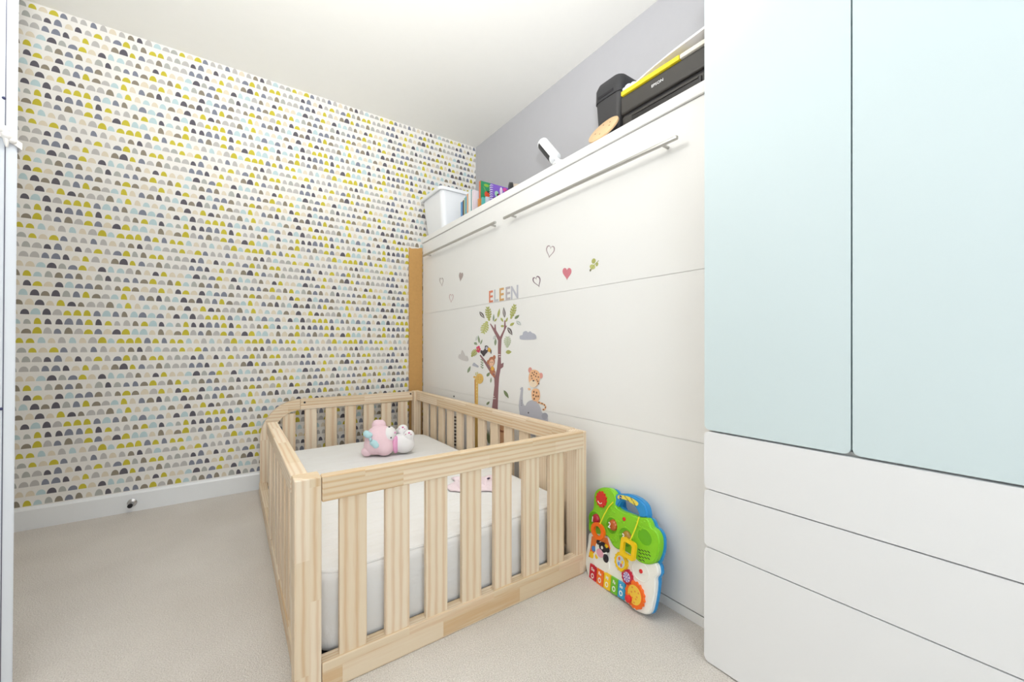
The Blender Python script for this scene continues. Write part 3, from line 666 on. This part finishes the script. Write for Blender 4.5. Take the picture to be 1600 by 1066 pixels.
# monkey
mk = stick('monkey_sticker', 'brown monkey sticker clinging to the tree branch', 'sticker', A5(425, 590))
BRN = SM('monkey_brown', (190, 124, 92)); SKN = SM('monkey_skin', (240, 196, 166))
for cx, cy in ((440, 525), (390, 565)): st(mk, 'ear', E_(A5, cx, cy, 11, 18), BRN, 2)
st(mk, 'head', E_(A5, 418, 562, 27, 42, .1), BRN, 3); st(mk, 'face', E_(A5, 420, 572, 19, 30, .1), SKN, 4)
st(mk, 'body', E_(A5, 424, 632, 20, 30), BRN, 2); st(mk, 'belly', E_(A5, 426, 618, 12, 18), SM('beak', (232, 182, 76)), 3)
st(mk, 'tail', [A5(*p) for p in [(400, 650), (412, 652), (440, 680), (444, 640), (450, 642), (447, 690), (436, 692)]], BRN, 2)
for cx in (413, 428): st(mk, 'eye', E_(A5, cx, 566, 2.5, 4), SM('black', (70, 62, 66)), 5)
# giraffe
gi = stick('giraffe_sticker', 'yellow giraffe sticker with long neck left of the tree', 'sticker', A5(300, 720))
GY = SM('giraffe', (230, 190, 106)); GO = SM('giraffe_spot', (206, 142, 70))
st(gi, 'neck', [A5(*p) for p in [(279, 700), (306, 700), (304, 900), (305, 960)]] + [(747, 700), (741.5, 700)] + [A5(278, 900)], GY, 2)
st(gi, 'head', E_(A5, 318, 703, 32, 43), GY, 3); st(gi, 'ear', E_(A5, 276, 690, 10, 9), GY, 2)
for (x, y) in ((287, 655), (300, 652)): st(gi, 'horn', [A5(*p) for p in ((x - 4, y + 20), (x - 3, y - 4), (x + 4, y - 4), (x + 5, y + 20))], SM('pale_yellow', (214, 208, 150)), 2)
st(gi, 'mane', [A5(*p) for p in [(277, 712), (284, 712), (284, 900), (278, 900)]], GO, 3)
for k in range(6): st(gi, 'spot', E_(A5, 293 + 4 * (k % 2), 740 + k * 26, 4, 7, 0, 8), SM('pale_spot', (240, 214, 150)), 3)
for x, y in ((308, 690), (330, 690), (308, 708), (330, 708)): st(gi, 'face_mark', E_(A5, x, y, 3, 3, 0, 8), GO, 4)
# elephant
el_ = stick('elephant_sticker', 'grey elephant sticker with raised trunk carrying the leopard', 'sticker', A5(770, 950))
EG = SM('elephant', (190, 190, 200)); EGD = SM('elephant_dark', (172, 172, 184))
st(el_, 'body', [A5(*p) for p in [(646, 930), (652, 870), (662, 800), (655, 790), (672, 772), (680, 790), (676, 850), (680, 910), (700, 930), (712, 905), (740, 885), (775, 882), (805, 905), (825, 945), (838, 985), (870, 1000), (888, 1035), (880, 1080), (850, 1170), (700, 1170), (665, 1080), (652, 985)]], EG, 2, 2)
st(el_, 'ear', E_(A5, 862, 1015, 26, 28), EGD, 3)
st(el_, 'eye', E_(A5, 726, 987, 5, 7), SM('black', (70, 62, 66)), 3)
for k in range(4): st(el_, 'trunk_crease', [A5(*p) for p in ((664, 880 + 14 * k), (674, 883 + 14 * k), (674, 887 + 14 * k), (664, 884 + 14 * k))], SM('crease', (110, 110, 124)), 3)
# leopard
lp = stick('leopard_sticker', 'orange spotted leopard cub sticker sitting on the elephant', 'sticker', A5(785, 740))
LO = SM('leopard', (240, 190, 146)); LS = SM('leopard_spot', (120, 82, 62)); LC = SM('leopard_cream', (246, 226, 200)); LPK = SM('leopard_pink', (226, 160, 150))
st(lp, 'tail', [A5(*p) for p in [(800, 890), (830, 900), (862, 915), (875, 940), (862, 965), (846, 968), (842, 955), (860, 950), (862, 932), (840, 918), (800, 905)]], LO, 3, 2)
for k, (x, y) in enumerate(((815, 900), (840, 910), (860, 922), (868, 942), (852, 960))): st(lp, 'spot', E_(A5, x, y, 5, 6, 0, 8), LS, 4)
st(lp, 'body', [A5(*p) for p in [(755, 800), (780, 785), (812, 795), (822, 840), (815, 880), (790, 892), (760, 880), (752, 840)]], LO, 3, 3)
st(lp, 'paw', E_(A5, 733, 790, 12, 9, .5), LO, 3)
for x, y in ((740, 632), (830, 678)): e_ = st(lp, 'ear', E_(A5, x, y, 15, 24), LPK, 3)
st(lp, 'head', [A5(*p) for p in [(735, 660), (748, 635), (775, 628), (805, 640), (822, 670), (820, 710), (808, 748), (780, 775), (750, 768), (733, 735), (728, 695)]], LO, 4, 3)
st(lp, 'muzzle', E_(A5, 766, 745, 32, 30, .3), LC, 5); st(lp, 'nose', E_(A5, 770, 720, 8, 6), SM('black', (70, 62, 66)), 6)
for x, y in ((757, 700), (797, 712)): st(lp, 'eye', E_(A5, x, y, 4, 5), SM('black', (70, 62, 66)), 5)
for x, y in ((760, 655), (778, 648), (795, 660), (772, 670), (810, 690), (752, 680), (788, 683), (812, 745), (805, 725)): st(lp, 'spot', E_(A5, x, y, 5, 7, 0, 8), LS, 5)
for x, y in ((772, 812), (795, 820), (768, 840), (790, 850), (808, 850), (775, 870)): st(lp, 'spot', E_(A5, x, y, 6, 9, 0, 8), LS, 4)
# clouds
def cloud(C, pts, label, m):
    o = stick('cloud_sticker', label, 'sticker', C(*pts[0])); 
    st(o, 'cloud_shape', [C(*p) for p in pts], m, 1, 3)
cloud(A5, [(652, 365), (655, 345), (675, 338), (682, 315), (705, 306), (722, 318), (738, 308), (755, 322), (772, 328), (787, 345), (785, 372), (720, 379), (665, 377)], 'grey-blue cloud sticker right of the tree top', CLOUD)
cloud(A5, [(142, 530), (148, 500), (160, 500), (172, 465), (188, 490), (198, 512), (215, 515), (225, 545), (215, 558), (175, 550)], 'pale grey pointed cloud sticker left of the toucan', CLOUDP)
cloud(A5, [(258, 592), (270, 570), (285, 580), (308, 598), (304, 610), (280, 602)], 'tiny pale cloud sticker above the giraffe', CLOUD)
# hearts
def heartpix(C, cx, cy, w_, h_, rot=0, n=28):
    out = []
    for i in range(n):
        t = 2 * PI * i / n; x = math.sin(t) ** 3 * w_; y = -(13 * math.cos(t) - 5 * math.cos(2 * t) - 2 * math.cos(3 * t) - math.cos(4 * t)) / 16 * h_
        out.append((cx + x * math.cos(rot) - y * math.sin(rot), cy + x * math.sin(rot) + y * math.cos(rot)))
    return [C(*p) for p in out]
def heart(C, cx, cy, w_, h_, rot, m, label, th=None):
    c = C(cx, cy); P = pX(*c, XB); out = wallpts(heartpix(C, cx, cy, w_, h_, rot))
    bm = NB()
    if th: ringprism(bm, out, wallpts(heartpix(C, cx, cy + th * .15, w_ - th, h_ - th * 1.25, rot)), NX_, .0002, .0010)
    else: prism(bm, out, NX_, .0002, .0010)
    solo('heart_sticker', bm, m, label, 'sticker', (XB - .001, P.y, P.z), 'heart stickers')
HP = SM('heart_pink', (214, 128, 140)); HM = SM('heart_mauve', (176, 156, 160)); HD = SM('heart_plum', (138, 116, 126)); HT = SM('heart_taupe', (178, 162, 158)); HLP = SM('heart_outline_pink', (206, 176, 178))
heart(A4, 1012, 170, 36, 58, .15, HM, 'outlined mauve heart sticker, the highest of the hearts', 7)
heart(A4, 902, 422, 33, 52, -.35, HD, 'outlined plum heart sticker between the name and the solid pink heart', 8)
heart(A4, 1152, 355, 37, 56, 0, HP, 'solid pink heart sticker beside the leafy sprig')
heart(A4, 107, 425, 16, 40, -.1, HT, 'outlined taupe heart sticker beside the solid taupe one', 4)
heart(A4, 268, 383, 17, 42, .12, HT, 'solid taupe heart sticker')
heart(A4, 188, 562, 18, 40, .05, HLP, 'outlined pale pink heart sticker, lowest of all hearts', 4)
# leafy sprig
sp = stick('sprig_sticker', 'small olive leafy sprig sticker beside the solid pink heart', 'sticker', A4(1375, 285))
for cx, cy, rx, ry, m in ((1374, 256, 16, 22, OLIVE), (1364, 304, 23, 20, LIME), (1402, 284, 9, 17, OLIVE), (1347, 332, 6, 11, DKL)): st(sp, 'leaf', E_(A4, cx, cy, rx, ry, .3), m, 0)
st(sp, 'stem', [A4(*p) for p in ((1345, 335), (1380, 285), (1415, 250), (1418, 253), (1384, 288), (1350, 336))], OLIVE, 1)
# name letters
for ch, x, y, h_, m, lb in (('E', 517, 558, 96, (222, 134, 104), 'terracotta letter E sticker, first of the name'), ('L', 560, 548, 98, (200, 202, 206), 'pale grey letter L sticker in the name'), ('E', 606, 540, 104, (216, 170, 110), 'ochre letter E sticker in the middle of the name'), ('E', 658, 531, 106, (192, 184, 188), 'grey mauve letter E sticker before the N'), ('N', 715, 522, 108, (196, 196, 206), 'grey letter N sticker ending the name')):
    P = pX(*A4(x, y), XB); hh = (pX(*A4(x, y - h_ / 2), XB) - pX(*A4(x, y + h_ / 2), XB)).z
    size = hh / .70
    bm = text_bm(ch, size, frame_matrix((XB - .0008, P.y, P.z), (0, -1, 0), (0, 0, 1), (-1, 0, 0)), .0004, sx=1.0 if ch == 'N' else 1.02, bold=.0016)
    solo('letter_sticker', bm, SM('letter_%d_%d' % m[:2], m), lb, 'sticker', (XB - .001, P.y, P.z), 'name letters')
# stickers that show through the crib slats
zb = stick('zebra_sticker', 'black and white striped zebra sticker behind the crib slats', 'sticker', (711, 668))
st(zb, 'body', [(704, 648), (712, 644), (719, 652), (722, 690), (718, 700), (704, 700)], WHT, 1)
for k in range(9): st(zb, 'stripe', [(705, 650 + 5.4 * k), (721, 652 + 5.4 * k), (721, 654.6 + 5.4 * k), (705, 652.4 + 5.4 * k)], SM('black', (70, 62, 66)), 2)
lb_ = stick('lion_sticker', 'orange brown lion sticker behind the crib slats beside the elephant', 'sticker', (786, 672))
st(lb_, 'body', ell(786, 688, 9, 16), SM('leopard', (240, 190, 146)), 1); st(lb_, 'mane', ell(786, 664, 10, 12), SM('lion_mane', (176, 112, 78)), 2); st(lb_, 'face', ell(786, 666, 6, 7), SM('leopard', (240, 190, 146)), 3)
gs = stick('grass_sticker', 'dark green grass blade sticker behind the crib slats', 'sticker', (763, 682))
for k in range(4): st(gs, 'leaf', leafshape((764 + k, 694), (758 + 4 * k, 668 + 3 * (k % 2)), 1.3), GRN, 1)

# ================================================================== activity toy leaning on the bed front
tU = Vector((-.128, -.992, 0)).normalized(); tL = Vector((tU.y * -1, tU.x, 0)); tL = tL if tL.x > 0 else -tL
ANG = math.radians(9.0); tV = (tL * math.sin(ANG) + Vector((0, 0, 1)) * math.cos(ANG)); tN = -(tL * math.cos(ANG)) + Vector((0, 0, 1)) * math.sin(ANG)
tO = Vector((1.049, .86, 0.0))
TH_ = .014
def toypix(x, y):
    d = ray(890 + x / 4.6375, 740 + y / 4.6375); t = (tO + tN * TH_ - EYE).dot(tN) / d.dot(tN); return EYE + d * t - tN * TH_
def toyuv(x, y): P = toypix(x, y) - tO; return (P.dot(tU), P.dot(tV))
def T3(uv): return tO + tU * uv[0] + tV * uv[1]
toy = thing('activity_toy', 'green and white baby activity panel with blue handle and piano keys leaning on the bed', 'toy', (tO.x, tO.y, 0))
def tp(parent, name, pix, mat, t0, t1, sm=0, bev=0.0, label=None):
    uv = [toyuv(*p) for p in pix]
    if sm: uv = smoothpoly(uv, sm)
    bm = prism(NB(), [T3(p) for p in uv], tN, t0, t1)
    if bev:
        bmesh.ops.recalc_face_normals(bm, faces=bm.faces)
        es = [e for e in bm.edges if len(e.link_faces) == 2 and e.calc_face_angle(0) > 1.0 and all(((v.co - tO).dot(tN)) > t1 - 1e-4 for v in e.verts)]
        bmesh.ops.bevel(bm, geom=es, offset=bev, segments=3, affect='EDGES')
    return part(name, bm, mat, parent, bool(bev), label)
def tdisc(parent, name, c, prof, mat, sx=1.0, label=None, seg=28):
    uv = toyuv(*c); M = frame_matrix(T3(uv), tU, tV, tN) @ Matrix.Diagonal((sx, 1, 1, 1))
    return part(name, lathe(NB(), prof, M, seg), mat, parent, True, label)
def tstar(parent, name, c, r0, r1, n, mat, t0, t1, rough=4):
    u, v = toyuv(*c); pts = []
    for i in range(n * rough):
        a = 2 * PI * i / (n * rough); r = r0 + (r1 - r0) * (.5 + .5 * math.cos(a * n)); pts.append((u + r * math.cos(a), v + r * math.sin(a)))
    return part(name, prism(NB(), [T3(p) for p in pts], tN, t0, t1), mat, parent)
TG = flat('toy_green', (140, 214, 44), .3, .03, 60); TW = flat('toy_white', (246, 246, 240), .3, .01); TBL = flat('toy_blue', (44, 148, 214), .3); TY = flat('toy_yellow', (250, 206, 30), .3); TOR = flat('toy_orange_plastic', (250, 112, 24), .3); TCR = flat('toy_crimson', (200, 26, 62), .3); TDG = flat('toy_dark_green', (104, 184, 34), .35); TBK = flat('toy_black', (36, 34, 48), .4)
# blue back shell follows the outer outline
green_o = [(176, 200), (180, 150), (200, 118), (245, 102), (295, 112), (325, 145), (335, 190), (335, 238), (370, 268), (450, 298), (510, 318), (556, 322), (578, 352), (592, 388), (622, 412), (646, 455), (652, 510), (645, 575), (622, 632), (588, 658), (545, 656), (500, 638), (468, 608), (430, 580), (388, 558), (340, 545), (312, 522), (292, 485), (270, 452), (205, 440), (150, 424), (138, 398), (140, 335), (152, 285), (172, 250)]
white_o = [(132, 436), (182, 424), (235, 440), (280, 460), (330, 530), (400, 550), (500, 620), (590, 650), (612, 652), (628, 682), (632, 730), (612, 762), (614, 800), (606, 880), (592, 955), (574, 1012), (542, 1024), (490, 1006), (455, 985), (420, 950), (330, 888), (220, 828), (170, 792), (140, 768), (120, 720), (108, 660), (108, 590), (118, 540), (126, 490)]
back_o = [(180, 200), (184, 150), (204, 120), (247, 106), (300, 114), (335, 150), (345, 240), (450, 298), (560, 322), (590, 352), (602, 385), (632, 412), (655, 455), (660, 510), (655, 575), (634, 640), (624, 660), (638, 690), (642, 730), (622, 765), (624, 800), (614, 880), (600, 955), (582, 1012), (545, 1018), (420, 945), (330, 884), (220, 824), (145, 768), (124, 720), (112, 660), (114, 590), (130, 480), (142, 420), (142, 335), (156, 285), (174, 250)]
tp(toy, 'back_shell', back_o, TBL, -.012, -.004, 3)
cxy = (380, 570); tp(toy, 'battery_housing', [(cxy[0] + (x - cxy[0]) * .86 - 8, cxy[1] + (y - cxy[1]) * .9) for x, y in back_o], TBL, -.038, -.011, 3)
tp(toy, 'lower_panel', white_o, TW, -.006, .010, 3, .003)
gp = tp(toy, 'upper_panel', green_o, TG, -.006, .016, 3, .004)
hn = tp(toy, 'handle', [(318, 165), (348, 148), (410, 148), (470, 168), (522, 205), (550, 250), (557, 322), (505, 318), (490, 285), (470, 248), (440, 216), (405, 200), (372, 200), (357, 216), (345, 240), (318, 236)], TBL, -.010, .012, 3, .005)
lb2 = tp(hn, 'name_label', [(348, 162), (362, 156), (410, 163), (455, 183), (488, 206), (496, 222), (484, 235), (462, 226), (425, 202), (385, 186), (352, 184), (345, 174)], flat('label_yellow', (246, 226, 96), .35), .012, .0128, 2)
tdisc(lb2, 'logo_disc', (367, 173), [(.0062, .0125), (.0062, .0132)], flat('logo_navy', (40, 52, 110), .4))
def ttext(parent, s, c, size, mat, h, ang=0, sx=1.0, name='lettering', bold=0.0):
    u, v = toyuv(*c); M = frame_matrix(T3((u, v)) + tN * h, tU, tV, tN) @ Matrix.Rotation(ang, 4, 'Z')
    return part(name, text_bm(s, size, M, .0003, sx, bold), mat, parent)
ttext(lb2, 'vtech', (367, 173), .0052, TW, .0134, -.12)
ttext(lb2, 'First Steps', (413, 183), .0062, TBK, .0130, -.42, 1.0); ttext(lb2, 'Baby Walker', (460, 206), .0062, TBK, .0130, -.62, 1.0)
# pockets, domes and numbers
for c, r, sx, col, num, rgb in (((187, 335), .030, 1.15, TDG, '1', (176, 22, 46)), ((310, 378), .029, 1.05, TDG, '2', (190, 92, 30)), ((410, 462), .031, 1.1, TDG, '3', (168, 128, 44)), ((548, 462), .026, 1.25, TDG, None, None)):
    tdisc(gp, 'pocket', c, [(r, .0150), (r, .0168), (r - .003, .0172), (r - .0035, .0150), (r - .0036, .0145)], TG if num else TG, sx)
    tdisc(gp, 'pocket_floor', c, [(r - .0034, .0150), (r - .0034, .0163)], col, sx)
    if num:
        cc = (c[0] + 12, c[1] - 4)
        dm = tdisc(gp, 'dome_button', cc, [(.0185, .016), (.0180, .021), (.015, .025), (.009, .028), (.003, .029)], flat('dome_' + num, rgb, .12, .05, coat=.5), 1.0)
        ttext(dm, num, (cc[0] - 9, cc[1]), .025, TW, .0300, 0, 1.0, bold=.0006)
tdisc(gp, 'red_button', (400, 330), [(.0065, .015), (.006, .0185), (.003, .020)], RED); tdisc(toy, 'red_button', (512, 710), [(.0062, .0095), (.006, .013), (.003, .0145)], RED)
tdisc(toy, 'pocket', (505, 708), [(.030, .0090), (.030, .0112), (.027, .0114), (.0265, .0095)], TW, 1.2)
sun = tstar(gp, 'sun_button', (238, 187), .0235, .0285, 12, RED, .014, .022)
u_, v_ = toyuv(232, 205)
part('smile', tube(NB(), [T3((u_ + .011 * math.cos(a), v_ + .009 * math.sin(a) + .003)) + tN * .0222 for a in [math.radians(200 + 14 * k) for k in range(11)]], .0014, 6), TW, sun)
for s in (-1, 1): tdisc(sun, 'eye', (240 + s * 18, 186), [(.002, .0215), (.0018, .0226)], TCR)
# foliage bumps
random.seed(3)
for k in range(34):
    x, y = random.choice([(random.uniform(210, 330), random.uniform(250, 300)), (random.uniform(330, 560), random.uniform(340, 400)), (random.uniform(300, 380), random.uniform(440, 520)), (random.uniform(480, 600), random.uniform(350, 410))])
    tdisc(gp, 'leaf_bump', (x, y), [(.0038, .0150), (.003, .0172), (.0012, .0178)], TG, 1.2, seg=10)
# speaker slots
for k in range(14):
    x = 500 + (k % 4) * 22 + 6 * (k // 4 % 2); y = 545 + (k // 4) * 24 + (k % 4) * 5
    tp(gp, 'speaker_slot', [(x, y), (x + 10, y + 5), (x + 20, y + 16), (x + 17, y + 19), (x + 8, y + 9), (x - 1, y + 4)], TBK, .0155, .0166)
# hanging rings with cords
u_, v_ = toyuv(240, 415)
o2 = [T3((u_ + .0335 * math.cos(a), v_ + .0275 * math.sin(a))) for a in [2 * PI * k / 28 for k in range(28)]]; i2 = [T3((u_ + .0195 * math.cos(a), v_ + .0165 * math.sin(a))) for a in [2 * PI * k / 28 for k in range(28)]]
part('hanging_ring', ringprism(NB(), o2, i2, tN, .030, .040), TOR, toy, label='orange ring on a yellow cord')
u_, v_ = toyuv(460, 542)
part('hanging_ring', ringprism(NB(), [T3((u_ + x, v_ + y)) for x, y in rrect(-.031, .031, -.028, .028, .010)], [T3((u_ + x, v_ + y)) for x, y in rrect(-.018, .018, -.017, .017, .006)], tN, .030, .040), TY, toy, label='yellow square ring on a yellow cord')
def cord(pl_, hs): part('cord', tube(NB(), [toypix(*p) + tN * h for p, h in zip(pl_, hs)], .0022, 8), flat('cord_yellow', (236, 224, 40), .5), toy, True)
cord([(320, 208), (290, 245), (268, 300), (254, 365)], [.017, .020, .026, .036]); cord([(505, 316), (497, 370), (486, 430), (476, 480)], [.015, .020, .028, .036])
# picture flap with a cow
fp = tp(toy, 'picture_flap', [(158, 455), (205, 452), (268, 470), (290, 545), (245, 580), (190, 618), (135, 604), (148, 540)], flat('flap_orange', (236, 128, 56), .4), .0098, .0125)
def dot(c, r, m, h0, h1, sx=1.0, name='cow_patch'): return tdisc(fp, name, c, [(r, h0), (r * .96, h1)], m, sx)
dot((226, 560), .030, TW, .012, .0150, 1.0, 'cow_head'); dot((225, 640), .034, TW, .010, .0140, 1.3, 'cow_body')
dot((243, 535), .017, TBK, .0148, .0160, 1.2); dot((272, 550), .010, TBK, .0148, .0158, 1.3); dot((208, 498), .009, TBK, .0124, .0150); dot((262, 615), .014, TBK, .0138, .0150); dot((222, 577), .014, flat('cow_pink', (238, 176, 196), .4), .0148, .0164, 1.3, 'muzzle'); dot((238, 537), .0055, TW, .0158, .0168, 1, 'eye')
dot((173, 545), .0095, flat('balloon_blue', (76, 140, 216), .4), .0122, .0150, 1, 'blue_bead'); dot((158, 590), .011, TY, .0122, .0145, 1.2, 'yellow_patch'); dot((195, 602), .008, TY, .0122, .0145, 1, 'yellow_patch'); dot((268, 527), .006, TY, .0148, .0160, 1.4, 'yellow_tag')
part('outline', tube(NB(), [toypix(*p) + tN * .0115 for p in [(183, 622), (196, 648), (215, 658), (236, 656), (255, 672), (278, 674)]], .0022, 8), TBK, fp, True)
# gears
def gear(c, r, n, m, m2, r2, nm, hh=.018):
    g_ = tstar(toy, 'gear', c, r * .90, r, n, m, .009, hh); g_['label'] = nm
    tdisc(g_, 'gear_face', c, [(r2, hh - .001), (r2 * .96, hh + .0008)], m2); return g_
g1 = gear((375, 640), .030, 14, TY, flat('gear_pale', (206, 218, 226), .4), .019, 'yellow gear')
for a, m in ((.3, TY), (2.2, ORG), (4.1, flat('gear_face_blue', (122, 160, 220), .4)), (5.3, flat('gear_face_red', (216, 112, 92), .4))):
    u, v = toyuv(375, 640); part('gear_mark', prism(NB(), [T3((u + .010 * math.cos(a) + .0045 * math.cos(t), v + .010 * math.sin(a) + .006 * math.sin(t))) for t in [2 * PI * k / 10 for k in range(10)]], tN, .0186, .0194), m, g1)
g2 = gear((420, 750), .0235, 12, TCR, flat('gear_lilac', (226, 214, 232), .4), .0155, 'crimson gear')
for k in range(8):
    a = 2 * PI * k / 8; u, v = toyuv(420, 750)
    part('swirl', prism(NB(), [T3((u + r * math.cos(a + b_), v + r * math.sin(a + b_))) for r, b_ in ((.003, 0), (.009, .35), (.0148, .55), (.0148, .85), (.009, .7), (.003, .5))], tN, .0186, .0192), flat('gear_violet', (128, 96, 176), .4), g2)
g3 = gear((475, 880), .0400, 16, TOR, flat('gear_yellow_face', (248, 206, 70), .4), .0285, 'orange gear with red knob')
for k in range(9):
    a = 2 * PI * k / 9; u, v = toyuv(475, 880); rr_ = .021 if k % 2 else .012
    part('gear_mark', prism(NB(), [T3((u + rr_ * math.cos(a) + .0035 * math.cos(t), v + rr_ * math.sin(a) + .0025 * math.sin(t))) for t in [2 * PI * j / 8 for j in range(8)]], tN, .0186, .0192), flat('gear_mark_orange', (236, 150, 60), .4), g3)
tdisc(g3, 'knob', (442, 905), [(.0105, .017), (.011, .028), (.008, .031), (.003, .032)], RED)
# piano keys
kc = [((204, 26, 52), 'Do'), ((246, 116, 34), 'Re'), ((248, 208, 40), 'Mi'), ((116, 196, 46), 'Fa'), ((56, 164, 212), 'So')]
tl, tr_, bl, br = Vector((148, 650)), Vector((405, 803)), Vector((140, 762)), Vector((398, 922))
for k, (rgb, s) in enumerate(kc):
    a, b_ = (k + .03) / 5, (k + .97) / 5
    q = [tuple(tl.lerp(tr_, a)), tuple(tl.lerp(tr_, b_)), tuple(bl.lerp(br, b_)), tuple(bl.lerp(br, a))]
    ky = tp(toy, 'piano_key', q, flat('key_%s' % s.lower(), rgb, .3), .009, .016, 0, .0015)
    cx, cy = tl.lerp(tr_, (a + b_) / 2).lerp(bl.lerp(br, (a + b_) / 2), .27); ttext(ky, s, (cx, cy), .014, TW, .0163, 0, .95, bold=.0004)
    cx, cy = tl.lerp(tr_, (a + b_) / 2).lerp(bl.lerp(br, (a + b_) / 2), .68)
    u, v = toyuv(cx, cy); part('key_symbol', ringprism(NB(), [T3((u + .0075 * math.cos(t), v + .0085 * math.sin(t))) for t in [2 * PI * j / 14 for j in range(14)]], [T3((u + .0045 * math.cos(t), v + .0052 * math.sin(t))) for t in [2 * PI * j / 14 for j in range(14)]], tN, .0158, .0166), TW, ky)
tp(toy, 'side_roller', [(112, 480), (124, 470), (126, 500), (116, 512)], TCR, -.03, -.01)

# ================================================================== plush toy on the mattress
PK = flat('plush_pink', (247, 216, 224), .95, .03, 80, bump=.5, bscale=420, spec=.1); PW_ = flat('plush_white', (246, 244, 244), .95, .02, 80, bump=.5, bscale=420, spec=.1); PHP = flat('plush_hot_pink', (238, 172, 210), .9, .03, bump=.3); BOWC = flat('bow_aqua', (190, 226, 232), .8, .03, bump=.3); PADC = flat('pad_magenta', (222, 120, 170), .8)
Rg = Vector((CS, -SN, 0)); Fw = Vector((SN, CS, 0)); Z_ = Vector((0, 0, 1))
hc0 = pZ(588, 716, MZ1) + Fw * .055; HCN = hc0 + Z_ * .080
plush = thing('plush_bear', 'pink and white plush bear with an aqua bow lying on its back', 'soft toy', (hc0.x, hc0.y, MZ1))
def PP(r, f, z): return HCN + Rg * r + Fw * f + Z_ * z
def plump(parent, name, blobs, mat, vox=.006, label=None):
    bm = NB()
    for c, r, M in blobs: ball(bm, c, r, M, 18)
    o = part(name, bm, mat, parent, True, label)
    md = o.modifiers.new('remesh', 'REMESH'); md.mode = 'VOXEL'; md.voxel_size = vox; md.use_smooth_shade = True
    s = o.modifiers.new('smooth', 'SMOOTH'); s.iterations = 6; s.factor = .6
    return o
Bm = Matrix((Rg, Fw, Z_)).transposed()
plump(plush, 'head', [(PP(0, 0, 0), (.078, .074, .078), Bm), (PP(.030, -.020, -.030), (.050, .050, .048), Bm), (PP(-.028, -.01, -.026), (.050, .055, .050), Bm)], PK)
plump(plush, 'ear', [(PP(-.020, .02, .070), (.030, .024, .034), Bm), (PP(.000, .022, .074), (.026, .020, .028), Bm)], PK)
plump(plush, 'ear', [(PP(-.055, -.035, -.052), (.030, .026, .026), Bm)], PK)
plump(plush, 'face', [(PP(.050, .0, .026), (.034, .050, .044), Bm)], PW_)
plump(plush, 'eye', [(PP(.068, -.036, .020), (.005, .006, .006), Bm)], TBK, .002); plump(plush, 'eye', [(PP(.052, -.010, .069), (.006, .005, .004), Bm)], TBK, .002)
plump(plush, 'nose', [(PP(.083, -.012, .040), (.005, .008, .006), Bm)], PHP, .002)
for s, (dr_, dz) in ((1, (-.014, .022)), (-1, (.014, -.022))):
    plump(plush, 'bow_loop', [(PP(-.022 + dr_, -.068, .020 + dz * .9), (.022, .014, .017), Bm), (PP(-.022 + dr_ * 1.7, -.068, .018 + dz * 1.3), (.018, .013, .018), Bm)], BOWC, .004)
plump(plush, 'bow_knot', [(PP(-.022, -.076, .019), (.009, .008, .010), Bm)], BOWC, .003)
plump(plush, 'body', [(PP(.118, .03, -.025), (.058, .052, .052), Bm), (PP(.090, .025, -.022), (.045, .044, .048), Bm)], PW_)
plump(plush, 'bib', [(PP(.084, -.004, -.024), (.016, .030, .046), Bm)], PHP, .004)
for r, f, z in ((.104, .055, .040), (.146, .022, .018)):
    ft = plump(plush, 'foot', [(PP(r, f, z), (.030, .028, .030), Bm), (PP(r + .002, f, z - .026), (.024, .024, .026), Bm)], PW_)
    for a, b_, s in ((.006, .020, .0065), (-.011, .012, .004), (-.002, .008, .0035), (.016, .012, .004)): plump(ft, 'paw_pad', [(PP(r + a, f - .021, z + b_ - .002), (s, .006, s * .7), Bm)], PADC, .002)
plump(plush, 'arm', [(PP(.082, .070, .030), (.022, .022, .020), Bm)], PW_)

# ================================================================== crumpled pink cloth on the mattress
bm = NB(); n = 26; cl = pZ(744, 752, MZ1 + .02); grid = []
for i in range(n + 1):
    row = []
    for j in range(n + 1):
        a, b_ = i / n * 2 - 1, j / n * 2 - 1
        edge = max(0, 1 - max(abs(a), abs(b_)) ** 3)
        z = .003 + .030 * edge * (.6 + .4 * math.sin(a * 6 + 2 * b_) * math.cos(b_ * 5 - a * 2)) + .006 * edge * math.sin(a * 15 + b_ * 9)
        row.append(bm.verts.new(cl + Rg * (a * .105 + .012 * math.sin(b_ * 4)) + Fw * (b_ * .075 + .010 * math.sin(a * 5)) + Z_ * (MZ1 - cl.z + z)))
    grid.append(row)
for i in range(n):
    for j in range(n): bm.faces.new((grid[i][j], grid[i + 1][j], grid[i + 1][j + 1], grid[i][j + 1]))
ck = thing('pink_cloth', 'crumpled pale pink cloth on the mattress behind the front slats', 'cloth', (cl.x, cl.y, MZ1))
o = part('cloth', bm, flat('pale_pink_cloth', (246, 228, 234), .9, .05, 14, bump=.2), ck, True); md = o.modifiers.new('solid', 'SOLIDIFY'); md.thickness = .003; md.offset = 1
for r, f in ((-.02, -.03), (.05, .0)):
    part('print', ball(NB(), cl + Rg * r + Fw * f + Z_ * (MZ1 + .031 - cl.z), (.008, .003, .004), seg=10), flat('cloth_print', (92, 72, 104), .8), ck, True)
